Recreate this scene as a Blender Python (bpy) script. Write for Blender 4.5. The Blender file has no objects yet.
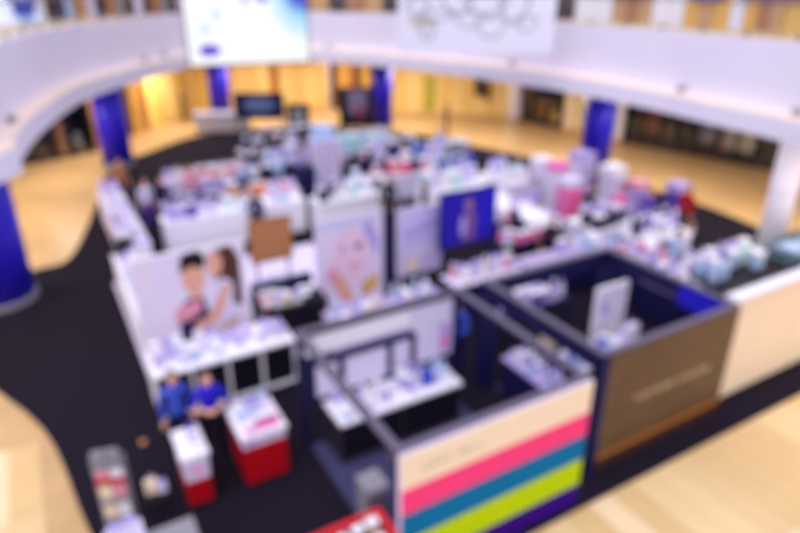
import bpy, bmesh, math, random
from mathutils import Vector, Matrix

# ------------------------------------------------------------------ camera, light, exposure
SC = bpy.context.scene
COL = SC.collection
EYE = 7.1
PITCH = 24.4
FPX = 629.0
cam_d = bpy.data.cameras.new('camera')
cam = bpy.data.objects.new('camera', cam_d); COL.objects.link(cam)
cam.location = (0, 0, EYE)
cam.rotation_euler = (math.radians(90 - PITCH), 0, 0)
cam_d.sensor_width = 36.0
cam_d.lens = FPX / 800 * 36.0
cam_d.clip_end = 300
cam_d.dof.use_dof = True            # the photograph is thrown out of focus by its lens
cam_d.dof.focus_distance = 0.45
cam_d.dof.aperture_fstop = 3.1
SC.camera = cam

world = bpy.data.worlds.new('atrium_daylight'); SC.world = world
world.use_nodes = True
bg = world.node_tree.nodes['Background']
bg.inputs[0].default_value = (0.84, 0.82, 1.0, 1)
bg.inputs[1].default_value = 1.05

sun_d = bpy.data.lights.new('skylight_sun', 'SUN')
sun_d.energy = 1.4; sun_d.angle = math.radians(60); sun_d.color = (1.0, 0.95, 0.95)
sun = bpy.data.objects.new('skylight_sun', sun_d); COL.objects.link(sun)
sun.rotation_euler = (math.radians(28), math.radians(-12), 0)

vs = SC.view_settings
vs.view_transform = 'Standard'; vs.look = 'None'; vs.gamma = 1.0; vs.use_curve_mapping = False
vs.exposure = 0.16

# ------------------------------------------------------------------ helpers
PI = math.pi
ROT = math.radians(30)               # the stands are set out on a grid turned 30 degrees
cR, sR = math.cos(ROT), math.sin(ROT)
cp, sp = math.cos(math.radians(PITCH)), math.sin(math.radians(PITCH))

def at(px, py, z=0.0):
    "point of the place at height z seen at photo pixel px, py"
    fw = FPX * cp - (py - 266.5) * sp
    dn = FPX * sp + (py - 266.5) * cp
    k = (EYE - z) / dn
    return Vector(((px - 400) * k, fw * k, z))

def uv(p):
    return (p.x * cR + p.y * sR, -p.x * sR + p.y * cR)

def W(u, v, z=0.0):
    return Vector((u * cR - v * sR, u * sR + v * cR, z))

def uvat(px, py, z=0.0):
    return uv(at(px, py, z))

def lin(c):
    return tuple(((x / 255) / 12.92 if x / 255 <= 0.04045 else ((x / 255 + 0.055) / 1.055) ** 2.4) for x in c)

MATS = {}
def mat(name, rgb, rough=0.6, var=0.10, scale=6.0, metal=0.0, emit=0.0, spec=0.22):
    if name in MATS: return MATS[name]
    m = bpy.data.materials.new(name); m.use_nodes = True
    nt = m.node_tree; b = nt.nodes['Principled BSDF']
    c = lin(rgb)
    tc = nt.nodes.new('ShaderNodeTexCoord')
    n = nt.nodes.new('ShaderNodeTexNoise'); n.inputs['Scale'].default_value = scale; n.inputs['Detail'].default_value = 4
    r = nt.nodes.new('ShaderNodeValToRGB')
    r.color_ramp.elements[0].position = 0.3; r.color_ramp.elements[1].position = 0.7
    r.color_ramp.elements[0].color = tuple(min(1, x * (1 - var)) for x in c) + (1,)
    r.color_ramp.elements[1].color = tuple(min(1, x * (1 + var)) for x in c) + (1,)
    nt.links.new(tc.outputs['Object'], n.inputs['Vector'])
    nt.links.new(n.outputs['Fac'], r.inputs['Fac'])
    nt.links.new(r.outputs['Color'], b.inputs['Base Color'])
    b.inputs['Roughness'].default_value = rough
    b.inputs['Metallic'].default_value = metal
    b.inputs['Specular IOR Level'].default_value = spec
    if emit:
        nt.links.new(r.outputs['Color'], b.inputs['Emission Color'])
        b.inputs['Emission Strength'].default_value = emit
    MATS[name] = m
    return m

def glass_mat():
    if 'clear_glass' in MATS: return MATS['clear_glass']
    m = bpy.data.materials.new('clear_glass'); m.use_nodes = True
    nt = m.node_tree; nt.nodes.clear()
    o = nt.nodes.new('ShaderNodeOutputMaterial'); mx = nt.nodes.new('ShaderNodeMixShader')
    t = nt.nodes.new('ShaderNodeBsdfTransparent'); t.inputs[0].default_value = (.93, .96, 1, 1)
    g = nt.nodes.new('ShaderNodeBsdfGlossy'); g.inputs['Roughness'].default_value = 0.05
    mx.inputs[0].default_value = 0.05
    nt.links.new(t.outputs[0], mx.inputs[1]); nt.links.new(g.outputs[0], mx.inputs[2]); nt.links.new(mx.outputs[0], o.inputs[0])
    MATS['clear_glass'] = m
    return m

# palette ---------------------------------------------------------------------------------
M = dict(
    white=mat('white_laminate', (240, 238, 246), 0.4, 0.03),
    lavwhite=mat('lavender_white', (222, 214, 240), 0.5, 0.05),
    lavender=mat('lavender', (176, 160, 222), 0.5, 0.08),
    violet=mat('violet', (98, 66, 170), 0.5, 0.1),
    paleblue=mat('pale_blue', (176, 200, 236), 0.5, 0.08),
    blue=mat('mid_blue', (60, 84, 190), 0.5, 0.1),
    royal=mat('royal_blue', (34, 24, 190), 0.5, 0.08),
    navy=mat('navy', (26, 24, 72), 0.5, 0.1),
    black=mat('black_board', (20, 16, 28), 0.55, 0.1),
    dark=mat('charcoal', (44, 38, 52), 0.6, 0.1),
    pink=mat('pink', (240, 120, 190), 0.5, 0.08),
    rose=mat('rose', (226, 150, 170), 0.5, 0.08),
    hot=mat('hot_pink', (226, 50, 110), 0.5, 0.08),
    red=mat('red', (178, 10, 26), 0.45, 0.06),
    brightred=mat('bright_red', (214, 46, 56), 0.45, 0.06),
    orange=mat('orange', (240, 140, 84), 0.5, 0.08),
    kraft=mat('kraft_brown', (180, 124, 82), 0.7, 0.08),
    tan=mat('tan', (206, 164, 112), 0.6, 0.08),
    cream=mat('cream', (240, 220, 190), 0.5, 0.03),
    gold=mat('gold_yellow', (232, 184, 84), 0.5, 0.1),
    silver=mat('silver_aluminium', (104, 97, 116), 0.4, 0.05, metal=0.2),
    grey=mat('grey', (140, 138, 146), 0.6, 0.06),
    teal=mat('teal', (0, 108, 156), 0.7, 0.03, spec=.1),
    lime=mat('lime', (178, 206, 0), 0.7, 0.03, spec=.1),
    purple=mat('deep_purple', (52, 2, 122), 0.7, 0.05, spec=.1),
    stripepink=mat('stripe_pink', (240, 66, 124), 0.7, 0.03, spec=.1),
    brownpanel=mat('brown_panel', (92, 70, 50), 0.35, 0.14, 3.0),
    amber=mat('amber_brown', (150, 96, 40), 0.4, 0.08),
    darkbrown=mat('dark_brown', (62, 38, 34), 0.5, 0.15),
    skin=mat('skin', (224, 168, 146), 0.6, 0.05),
    hair=mat('dark_hair', (30, 20, 26), 0.5, 0.15, 20),
    brownhair=mat('brown_hair', (84, 52, 42), 0.5, 0.15, 20),
    eye=mat('eye', (30, 22, 22), 0.3, 0.05),
    lip=mat('lip', (180, 84, 84), 0.5, 0.05),
    lilac=mat('lilac_grey', (178, 164, 198), 0.5, 0.08),
    slate=mat('slate_carpet', (66, 66, 100), 0.95, 0.12, 30, spec=.1),
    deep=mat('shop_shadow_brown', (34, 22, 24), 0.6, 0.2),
    glowwhite=mat('glow_white', (236, 242, 255), 0.5, 0.03, emit=.45),  # emission added so the upper shop panels look brightly lit
    glowblue=mat('glow_pale_blue', (150, 190, 246), 0.5, 0.06, emit=.4),  # same added glow for the pale blue shop panels
    mint=mat('mint', (190, 226, 224), 0.5, 0.06),
)

def box(bm, x0, x1, y0, y1, z0, z1, mi=0):
    vsx = [bm.verts.new((x, y, z)) for z in (z0, z1) for y in (y0, y1) for x in (x0, x1)]
    for f in ((0, 2, 3, 1), (4, 5, 7, 6), (0, 1, 5, 4), (2, 6, 7, 3), (0, 4, 6, 2), (1, 3, 7, 5)):
        fc = bm.faces.new([vsx[i] for i in f]); fc.material_index = mi

def lathe(bm, prof, n=12, cx=0, cy=0, mi=0, z0=0):
    "prof: (radius, z[, material])"
    rings = []
    for p in prof:
        rings.append([bm.verts.new((cx + p[0] * math.cos(2 * PI * k / n), cy + p[0] * math.sin(2 * PI * k / n), z0 + p[1])) for k in range(n)])
    for i in range(len(rings) - 1):
        m_ = prof[i][2] if len(prof[i]) > 2 else mi
        for k in range(n):
            f = bm.faces.new((rings[i][k], rings[i][(k + 1) % n], rings[i + 1][(k + 1) % n], rings[i + 1][k])); f.material_index = m_
    bm.faces.new(rings[0][::-1]).material_index = prof[0][2] if len(prof[0]) > 2 else mi
    bm.faces.new(rings[-1]).material_index = prof[-1][2] if len(prof[-1]) > 2 else mi

def tube(bm, pts, rad, n=6, mi=0):
    "tapered tube along points; rad a number or a list"
    pts = [Vector(p) for p in pts]
    rs = rad if isinstance(rad, (list, tuple)) else [rad] * len(pts)
    rings = []
    for i, p in enumerate(pts):
        d = (pts[min(i + 1, len(pts) - 1)] - pts[max(i - 1, 0)]).normalized()
        a = Vector((0, 0, 1)) if abs(d.z) < 0.9 else Vector((1, 0, 0))
        x = d.cross(a).normalized(); y = d.cross(x)
        rings.append([bm.verts.new(p + (x * math.cos(2 * PI * k / n) + y * math.sin(2 * PI * k / n)) * rs[i]) for k in range(n)])
    for i in range(len(rings) - 1):
        for k in range(n):
            bm.faces.new((rings[i][k], rings[i][(k + 1) % n], rings[i + 1][(k + 1) % n], rings[i + 1][k])).material_index = mi
    bm.faces.new(rings[0][::-1]).material_index = mi
    bm.faces.new(rings[-1]).material_index = mi

def mesh_from(bm, name, mats, smooth=False):
    bmesh.ops.recalc_face_normals(bm, faces=bm.faces)
    me = bpy.data.meshes.new(name); bm.to_mesh(me); bm.free()
    for m_ in (mats if isinstance(mats, (list, tuple)) else [mats]): me.materials.append(m_)
    if smooth:
        for p in me.polygons: p.use_smooth = True
    return me

def obj(name, bm, mats, parent=None, smooth=False):
    o = bpy.data.objects.new(name, mesh_from(bm, name, mats, smooth)); COL.objects.link(o)
    if parent: o.parent = parent
    return o

def ob(name, mats, parent, *boxes):
    bm = bmesh.new()
    for b_ in boxes: box(bm, *b_)
    return obj(name, bm, mats, parent)

def tag(o, label, cat, group=None):
    o['label'] = label; o['category'] = cat
    if group: o['group'] = group
    return o

def thing(name, label, cat, loc, rz=ROT, group=None):
    o = bpy.data.objects.new(name, None); COL.objects.link(o)
    o.empty_display_size = 0.2
    o.location = loc; o.rotation_euler = (0, 0, rz)
    return tag(o, label, cat, group)

def struct(o):
    o['kind'] = 'structure'; return o

# ------------------------------------------------------------------ floor and carpet
floor_mat = mat('pale_timber_floor', (196, 162, 116), 0.35, 0.10, 1.2)
bm = bmesh.new(); box(bm, -45, 45, -6, 60, -0.3, 0.0)
floor = struct(obj('floor', bm, floor_mat))

plank_mats = [mat('plank_a', (226, 198, 150), 0.3, 0.06, 2), mat('plank_b', (216, 184, 132), 0.3, 0.06, 2),
              mat('plank_c', (234, 210, 168), 0.3, 0.06, 2), mat('plank_d', (220, 190, 142), 0.3, 0.06, 2)]
rnd = random.Random(5)
plank_me = {}
for i, pm in enumerate(plank_mats):
    for L in (1.8,):
        b = bmesh.new(); box(b, 0.004, 0.446, 0.004, L - 0.004, 0.0, 0.012)
        plank_me[i] = mesh_from(b, 'plank', pm)
def plank(u, v):
    o = bpy.data.objects.new('plank', plank_me[rnd.choice((0, 1, 2, 3))]); COL.objects.link(o)
    o.parent = floor; o.location = W(u, v, 0.0); o.rotation_euler = (0, 0, ROT)
def in_view(p):
    zc = p.y * cp + (EYE - p.z) * sp
    if zc < 0.5: return False
    x = 400 + p.x / zc * FPX; y = 266.5 + ((EYE - p.z) * cp - p.y * sp) / zc * FPX
    return -60 < x < 860 and -60 < y < 600
for i in range(34):                      # in front of the stands
    u = 2.8 + i * 0.45
    off = 0.9 if i % 2 else 0.0
    for j in range(4):
        v = 4.42 - off - 1.8 * (j + 1) + 0.28 + (0.9 if off else 0)
        v = 4.70 - 1.8 * (j + 1)
        if any(in_view(W(u + a, v + b)) for a in (0, .45) for b in (0, .9, 1.8)): plank(u, v)
CARPET_LEFT = [(0.1, 4.72), (-0.52, 7.85), (-0.98, 10.73), (-2.3, 14.0), (-2.5, 16.8), (-0.9, 18.2), (0.15, 18.9), (1.5, 24.4), (2.3, 27.8), (4.2, 30.2), (6.7, 32.3), (9.2, 32.6), (13.5, 31.2), (16.6, 27.2), (18.1, 22.2), (18.9, 19.2), (19.4, 16.3), (19.5, 12.8), (18.9, 9.0), (18.4, 4.72)]
def left_edge(v):
    for (a, b), (c_, d) in zip(CARPET_LEFT[:5], CARPET_LEFT[1:6]):
        if b <= v <= d: return a + (c_ - a) * (v - b) / (d - b)
    return 0
for i in range(12):                      # beside the carpet on the near left
    u = -6.0 + i * 0.45
    for j in range(6):
        v = 5.0 + 1.8 * j
        if u + 0.45 < min(left_edge(v), left_edge(v + 1.8)) - 0.02 and any(in_view(W(u + a, v + b)) for a in (0, .45) for b in (0, .9, 1.8)): plank(u, v)

carpet_mat = mat('black_plum_carpet', (29, 23, 36), 0.95, 0.18, 40, spec=0.1)
def spline(P, n=6, closed=False):
    out = []
    L = len(P)
    for i in range(L if closed else L - 1):
        p = [Vector(P[(i + k) % L]) if closed else Vector(P[min(max(i + k, 0), L - 1)]) for k in (-1, 0, 1, 2)]
        for q in range(n):
            t = q / n
            out.append(0.5 * ((2 * p[1]) + (-p[0] + p[2]) * t + (2 * p[0] - 5 * p[1] + 4 * p[2] - p[3]) * t * t + (-p[0] + 3 * p[1] - 3 * p[2] + p[3]) * t ** 3))
    if not closed: out.append(Vector(P[-1]))
    return out
pts = [W(u, v) for u, v in CARPET_LEFT]
curve = spline([(p.x, p.y, 0) for p in pts], 5)
bm = bmesh.new()
bot = [bm.verts.new((p.x, p.y, 0.001)) for p in curve]; top = [bm.verts.new((p.x, p.y, 0.02)) for p in curve]
bm.faces.new(top); bm.faces.new(bot[::-1])
for i in range(len(curve)):
    j = (i + 1) % len(curve); bm.faces.new((bot[i], bot[j], top[j], top[i]))
carpet = obj('carpet', bm, carpet_mat)
tag(carpet, 'black carpet laid under all the exhibition stands', 'carpet')
CZ = 0.02

# ------------------------------------------------------------------ the ring of the upper floor
ring_px = [(10, 179), (20, 162), (40, 135), (68, 111), (91, 98), (135, 83), (189, 68)]
RP = [(-10.2, 4.0, 0), (-8.9, 8.0, 0)] + [tuple(at(x, y, 3.3).xy) + (0,) for x, y in ring_px] + [(-8.2, 33.6, 0), (-4.4, 33.9, 0), (-0.34, 31.6, 0)] + \
     [tuple(at(x, y, 3.3).xy) + (0,) for x, y in [(530, 86), (631, 105), (706, 123), (783, 142)]] + [(10.4, 13, 0), (10.4, 8, 0), (9.4, 3, 0)]
ring = spline(RP, 6)
def offset(path, d):
    out = []
    for i, p in enumerate(path):
        t = (path[min(i + 1, len(path) - 1)] - path[max(i - 1, 0)]).normalized()
        n = Vector((-t.y, t.x, 0))                  # path runs left, far, right: outward is to its left
        out.append(p + n * d)
    return out
def sweep(name, prof, mats, mi=None):
    "closed profile of (offset, z) swept along the ring"
    bm = bmesh.new(); rows = []
    for d, z in prof: rows.append([bm.verts.new((p.x, p.y, z)) for p in offset(ring, d)])
    n = len(rows)
    for i in range(n):
        a, b = rows[i], rows[(i + 1) % n]
        for k in range(len(ring) - 1):
            f = bm.faces.new((a[k], a[k + 1], b[k + 1], b[k])); f.material_index = mi[i] if mi else 0
    bm.faces.new([r[0] for r in rows]); bm.faces.new([r[-1] for r in rows][::-1])
    return struct(obj(name, bm, mats))
fascia_mat = mat('white_plaster', (234, 230, 246), 0.6, 0.015, 1.0)
peach = mat('peach_lit_ledge', (250, 228, 212), 0.6, 0.02, 1.0)  # warm light on the ledge top is put into this peach colour
ceil_mat = mat('soffit_white', (236, 226, 210), 0.7, 0.02, 1.0)
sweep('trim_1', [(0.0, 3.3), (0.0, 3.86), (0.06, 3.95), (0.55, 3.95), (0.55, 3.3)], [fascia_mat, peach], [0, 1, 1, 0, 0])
sweep('wall_fascia', [(0.55, 3.32), (0.42, 3.95), (0.42, 5.68), (0.6, 5.68), (0.72, 5.5), (0.72, 3.32)], fascia_mat)
sweep('ceiling', [(0.72, 3.32), (9.0, 3.32), (9.0, 3.6), (0.72, 3.6)], ceil_mat)
sweep('floor_upper', [(0.72, 5.2), (9.0, 5.2), (9.0, 5.48), (0.72, 5.48)], mat('upper_floor_tan', (214, 186, 140), 0.4, 0.05, 2))

# glass balustrade standing in the parapet
bal = thing('glass_balustrade', 'frameless glass balustrade with steel handrail on the upper floor edge', 'balustrade', (0, 0, 0), 0)
off = offset(ring, 0.52)
bmr = bmesh.new(); tube(bmr, [(p.x, p.y, 6.6) for p in off], 0.035, 8); obj('handrail', bmr, M['silver'], bal, True)
acc = 0; last = 0; cum = [0]
for a, b in zip(off[:-1], off[1:]): cum.append(cum[-1] + (b - a).length)
def along(path, cumd, s):
    for i in range(len(path) - 1):
        if cumd[i + 1] >= s:
            t = (s - cumd[i]) / max(1e-6, cumd[i + 1] - cumd[i]); return path[i].lerp(path[i + 1], t)
    return path[-1]
npan = int(cum[-1] // 1.6)
for i in range(npan):
    a = along(off, cum, i * 1.6 + 0.03); b = along(off, cum, (i + 1) * 1.6 - 0.03)
    d = (b - a); L = d.length; ang = math.atan2(d.y, d.x)
    g = ob('glass_pane', glass_mat(), bal, (0, L, -0.008, 0.008, 0, 0.86)); g.location = (a.x, a.y, 5.70); g.rotation_euler = (0, 0, ang)
    q = along(off, cum, i * 1.6)
    s_ = ob('clamp', M['silver'], bal, (-0.03, 0.03, -0.03, 0.03, 0, 0.16)); s_.location = (q.x, q.y, 5.68); s_.rotation_euler = (0, 0, ang)

# flood lamps on the ledge
def flood(px, py, label):
    # sits on the ledge top where the ring is seen at px
    best = min(offset(ring, 0.22), key=lambda p: abs((400 + p.x / (p.y * cp + (EYE - 4.2) * sp) * FPX) - px) + (1000 if p.y < 10 else 0))
    t = thing('flood_lamp', label, 'lamp', (best.x, best.y, 3.95), math.atan2(-best.x, best.y - 15), 'flood lamps on the ledge'); t.scale = (.8, .8, .62)
    ob('bracket', M['grey'], t, (-.16, -.14, -.03, .03, 0, .26), (.14, .16, -.03, .03, 0, .26), (-.16, .16, -.03, .03, 0, .02))
    h = ob('lamp_head', M['grey'], t, (-.13, .13, -.09, .06, .10, .30)); ob('lens', M['silver'], h, (-.11, .11, .06, .065, .12, .28))
for px, py, lb in [(10, 72, 'small grey flood lamp at the far left end of the ledge'), (148, 70, 'small grey flood lamp left of its twin near the hanging screen'),
                   (163, 66, 'small grey flood lamp on the ledge closest to the hanging screen'), (328, 52, 'small grey flood lamp on the ledge just right of the hanging screen'),
                   (505, 65, 'small grey flood lamp on the ledge under the hanging banner'), (685, 95, 'small grey flood lamp on the ledge above the dark shops'),
                   (795, 120, 'small grey flood lamp on the ledge at the far right')]:
    flood(px, py, lb)

# ------------------------------------------------------------------ columns
def column(px, py, r, h, m_, label, group='blue columns under the ring', name='blue_column', dx=0.0):
    p = at(px, py, 0); p.x += dx
    t = thing(name, label, 'column', (p.x, p.y, 0), 0, group)
    bm = bmesh.new(); lathe(bm, [(r, 0.16), (r, h)], 32); obj('shaft', bm, m_, t, False)
    for f in t.children[0].data.polygons: f.use_smooth = abs(f.normal.z) < 0.5
    bm = bmesh.new(); lathe(bm, [(r + .05, 0.0), (r + .05, .13), (r + .02, .16)], 32); obj('base_ring', bm, M['grey'], t)
    bm = bmesh.new(); lathe(bm, [(r + .012, 1.6), (r + .012, 1.615)], 32); obj('joint_band', bm, M['navy'], t)
    return t
colblue = mat('column_blue', (46, 34, 200), 0.35, 0.05, 2)
column(10, 300, 0.82, 3.33, colblue, 'blue column at the left edge beside the black carpet', dx=-0.25)
column(119, 165, 0.60, 3.33, colblue, 'blue column in front of the dark shop on the left')
column(383, 127, 0.50, 3.33, colblue, 'blue column behind the middle of the stands')
column(593, 168, 0.60, 3.33, colblue, 'blue column in front of the shops on the right')
column(222, 118, 0.56, 3.33, colblue, 'blue column far behind the grey bench, below the hanging screen')
column(770, 243, 0.36, 3.33, mat('column_white_glow', (240, 232, 246), .5, .03, emit=.3), 'white column at the right edge by the black counter', None, 'white_column')  # faint emission added to brighten the column, no lamp inside

# ------------------------------------------------------------------ shops on the ground floor
def bay(x0, y0, x1, y1, h=3.32):
    a, b = at(x0, y0), at(x1, y1)
    d = b - a; e = d.normalized() * min(.12, d.length * .15); a = a + e; d = b - e - a
    return a, d.length, math.atan2(d.y, d.x)
def panel_shop(x0, y0, x1, y1, label, tones, n, extras=(), flute=False):
    a, L, ang = bay(x0, y0, x1, y1)
    t = thing('storefront', label, 'storefront', a, ang)
    ob('back_wall', tones[0], t, (0, L, .12, .4, 0, 3.3))
    w = L / n
    for i in range(n):
        ob('panel', tones[i % len(tones)], t, (i * w + .015, (i + 1) * w - .015, .0, .12, .12, 3.3))
    ob('plinth', M['tan'], t, (0, L, -.03, .12, 0, .12))
    for (fx, w_, z0, z1, m_) in extras:
        ob('display_panel', m_, t, (fx * L - w_ / 2, fx * L + w_ / 2, -.10, -.0, z0, z1))
    return t
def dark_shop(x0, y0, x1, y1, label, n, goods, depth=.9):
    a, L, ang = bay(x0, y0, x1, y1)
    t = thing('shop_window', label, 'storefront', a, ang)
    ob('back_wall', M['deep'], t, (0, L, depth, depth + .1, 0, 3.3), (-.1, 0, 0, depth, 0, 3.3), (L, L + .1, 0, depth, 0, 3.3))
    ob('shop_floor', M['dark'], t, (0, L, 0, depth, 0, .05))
    ob('bulkhead', M['black'], t, (0, L, 0, .2, 2.7, 3.3))
    w = L / n
    for i in range(n + 1): ob('mullion', M['black'], t, (i * w - .05, i * w + .05, -.04, .1, 0, 2.7))
    for i in range(n): ob('glass_pane', glass_mat(), t, (i * w + .05, (i + 1) * w - .05, .02, .04, .1, 2.7))
    for (fx, w_, z0, z1, m_) in goods:
        ob('display_block', m_, t, (fx * L - w_ / 2, fx * L + w_ / 2, .25, .7, max(.05, z0), z1))
    return t
gy = [mat('gold_panel_a', (240, 206, 118), 0.4, 0.06), mat('gold_panel_b', (230, 194, 104), 0.4, 0.06), mat('gold_panel_c', (248, 220, 150), 0.4, 0.06)]
gt = [mat('apricot_panel_a', (246, 212, 142), 0.4, 0.05), mat('apricot_panel_b', (240, 200, 126), 0.4, 0.05)]
bt = [mat('caramel_panel', (176, 122, 62), 0.4, 0.1), mat('walnut_panel', (96, 62, 42), 0.4, 0.1), mat('ochre_panel', (206, 160, 84), 0.4, 0.1)]
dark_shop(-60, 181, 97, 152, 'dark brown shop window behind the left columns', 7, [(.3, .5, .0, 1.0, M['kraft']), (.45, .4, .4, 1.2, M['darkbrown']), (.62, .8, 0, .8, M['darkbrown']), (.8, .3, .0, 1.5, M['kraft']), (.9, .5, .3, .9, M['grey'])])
panel_shop(97, 152, 150, 130, 'caramel and walnut panelled shop next to the left blue column', bt, 7)
panel_shop(150, 130, 212, 110, 'golden yellow shop wall behind the grey bench', gy, 8)
panel_shop(212, 110, 330, 110, 'apricot lit shop wall below the hanging screen', gt, 10, [(.55, .5, .6, 2.6, bt[0])])
panel_shop(330, 110, 372, 114, 'brown and orange shop front beside the middle blue column', [bt[1], bt[2], bt[0]], 5)
panel_shop(372, 114, 510, 118, 'golden fluted shop front right of the middle blue column', [gy[0], gt[0], gy[2]], 18,
           [(.42, .6, .3, 2.2, mat('olive_display', (176, 168, 60), 0.5)), (.78, .5, 1.2, 2.6, M['darkbrown']), (.84, .35, 1.0, 2.0, bt[1])])
panel_shop(510, 118, 520, 120, 'narrow pale mauve pier beside the small dark shop', [M['lavwhite']], 1)
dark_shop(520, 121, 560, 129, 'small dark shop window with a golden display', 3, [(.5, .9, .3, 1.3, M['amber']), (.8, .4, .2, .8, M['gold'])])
panel_shop(560, 129, 606, 138, 'cream shop wall behind the right blue column', [M['cream'], mat('straw_panel', (226, 208, 150), .5)], 4)
panel_shop(606, 138, 622, 142, 'pale blue white pier left of the long dark shop', [M['paleblue'], M['white']], 2)
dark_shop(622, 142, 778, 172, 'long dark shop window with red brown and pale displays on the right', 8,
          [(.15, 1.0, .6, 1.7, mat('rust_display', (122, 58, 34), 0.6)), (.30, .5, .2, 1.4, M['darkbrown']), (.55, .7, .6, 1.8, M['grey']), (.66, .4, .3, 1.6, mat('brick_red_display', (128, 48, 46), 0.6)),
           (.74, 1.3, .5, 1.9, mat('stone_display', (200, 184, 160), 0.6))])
panel_shop(778, 172, 900, 198, 'white shop wall at the far right edge', [M['white'], M['mint']], 6)

# warm ceiling lamps of the walkway under the ring
lamp_path = offset(ring, 2.3)
lc = [0]
for a, b in zip(lamp_path[:-1], lamp_path[1:]): lc.append(lc[-1] + (b - a).length)
nl = 17
for i in range(nl):
    p = along(lamp_path, lc, lc[-1] * (i + 0.5) / nl)
    t = thing('ceiling_lamp', 'round warm ceiling lamp over the ground floor walkway', 'lamp', (p.x, p.y, 3.26), 0, 'ceiling lamps over the walkway')
    bm = bmesh.new(); lathe(bm, [(.36, 0), (.42, 0.0), (.42, .06), (.36, .06)], 20); obj('lamp_trim', bm, M['silver'], t)
    ld = bpy.data.lights.new('walkway_lamp', 'AREA'); ld.shape = 'DISK'; ld.size = 1.1; ld.energy = 125; ld.color = (1.0, 0.90, 0.74)
    lo = bpy.data.objects.new('lamp_light', ld); COL.objects.link(lo); lo.parent = t; lo.location = (0, 0, -0.02)

# ------------------------------------------------------------------ shops on the upper floor
up = offset(ring, 5.5)
def upat(px):
    r = (px - 400) / 678.0
    best = None
    for a, b in zip(up[:-1], up[1:]):
        fa, fb = a.x - r * a.y, b.x - r * b.y
        if a.y > 6 and b.y > 6 and fa * fb <= 0:
            t = fa / (fa - fb + 1e-9); p = a.lerp(b, t)
            if best is None or p.y > best.y: best = p
    return best
def upper_shop(x0, x1, label, m_, n=3, accents=()):
    a, b = upat(x0), upat(x1)
    d = b - a; L = d.length
    t = thing('upper_shop_wall', label, 'storefront', (a.x, a.y, 5.48), math.atan2(d.y, d.x))
    ob('back_wall', m_[0], t, (0, L, .1, .35, 0, 3.2))
    w = L / n
    for i in range(n): ob('panel', m_[i % len(m_)], t, (i * w + .02, (i + 1) * w - .02, 0, .1, .0, 3.2))
    for fx, w_, z0, z1, mm in accents: ob('display_panel', mm, t, (fx * L - w_ / 2, fx * L + w_ / 2, -.25, -.05, z0, z1))
U1 = [M['glowblue'], M['glowwhite'], M['glowwhite']]
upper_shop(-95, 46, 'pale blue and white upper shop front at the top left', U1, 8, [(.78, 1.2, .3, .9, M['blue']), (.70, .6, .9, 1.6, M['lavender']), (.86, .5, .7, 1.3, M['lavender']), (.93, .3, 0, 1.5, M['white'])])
upper_shop(46, 66, 'dark upper shop front next to the pale blue one', [M['darkbrown'], M['navy']], 2)
upper_shop(66, 74, 'pale upper pier between two darker bays', [M['paleblue']], 1)
upper_shop(74, 88, 'beige brown upper bay with a pale neighbour', [M['kraft'], M['tan']], 2)
upper_shop(88, 97, 'pale upper pier left of the grey window row', [M['lavwhite']], 1)
upper_shop(97, 186, 'row of grey brown upper shop windows left of the hanging screen', [M['dark'], M['kraft'], M['grey'], M['darkbrown'], M['lavwhite']], 10)
upper_shop(186, 400, 'brown and tan upper shop wall behind the hanging screen', [M['kraft'], M['tan'], M['darkbrown']], 12)
upper_shop(400, 575, 'grey brown upper shop front behind the banner', [M['grey'], M['kraft'], M['darkbrown']], 9)
upper_shop(575, 612, 'white upper pier right of the banner', [M['white']], 2)
upper_shop(612, 652, 'beige upper shop bay between two white piers', [M['tan'], M['kraft']], 3, [(.5, 1.5, 1.0, 1.3, M['navy'])])
upper_shop(652, 684, 'second white upper pier right of the banner', [M['white']], 2)
upper_shop(684, 730, 'golden upper shop bay beside the narrow white pier', [M['gold'], M['tan']], 3, [(.5, 1.5, 1.0, 1.3, M['violet'])])
upper_shop(730, 745, 'narrow white upper pier near the top right corner', [M['white']], 1)
upper_shop(745, 900, 'gold and brown upper shop front at the top right corner', [M['gold'], M['kraft'], M['tan'], M['gold']], 10, [(.3, 3.5, 1.1, 1.5, M['violet'])])

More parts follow.
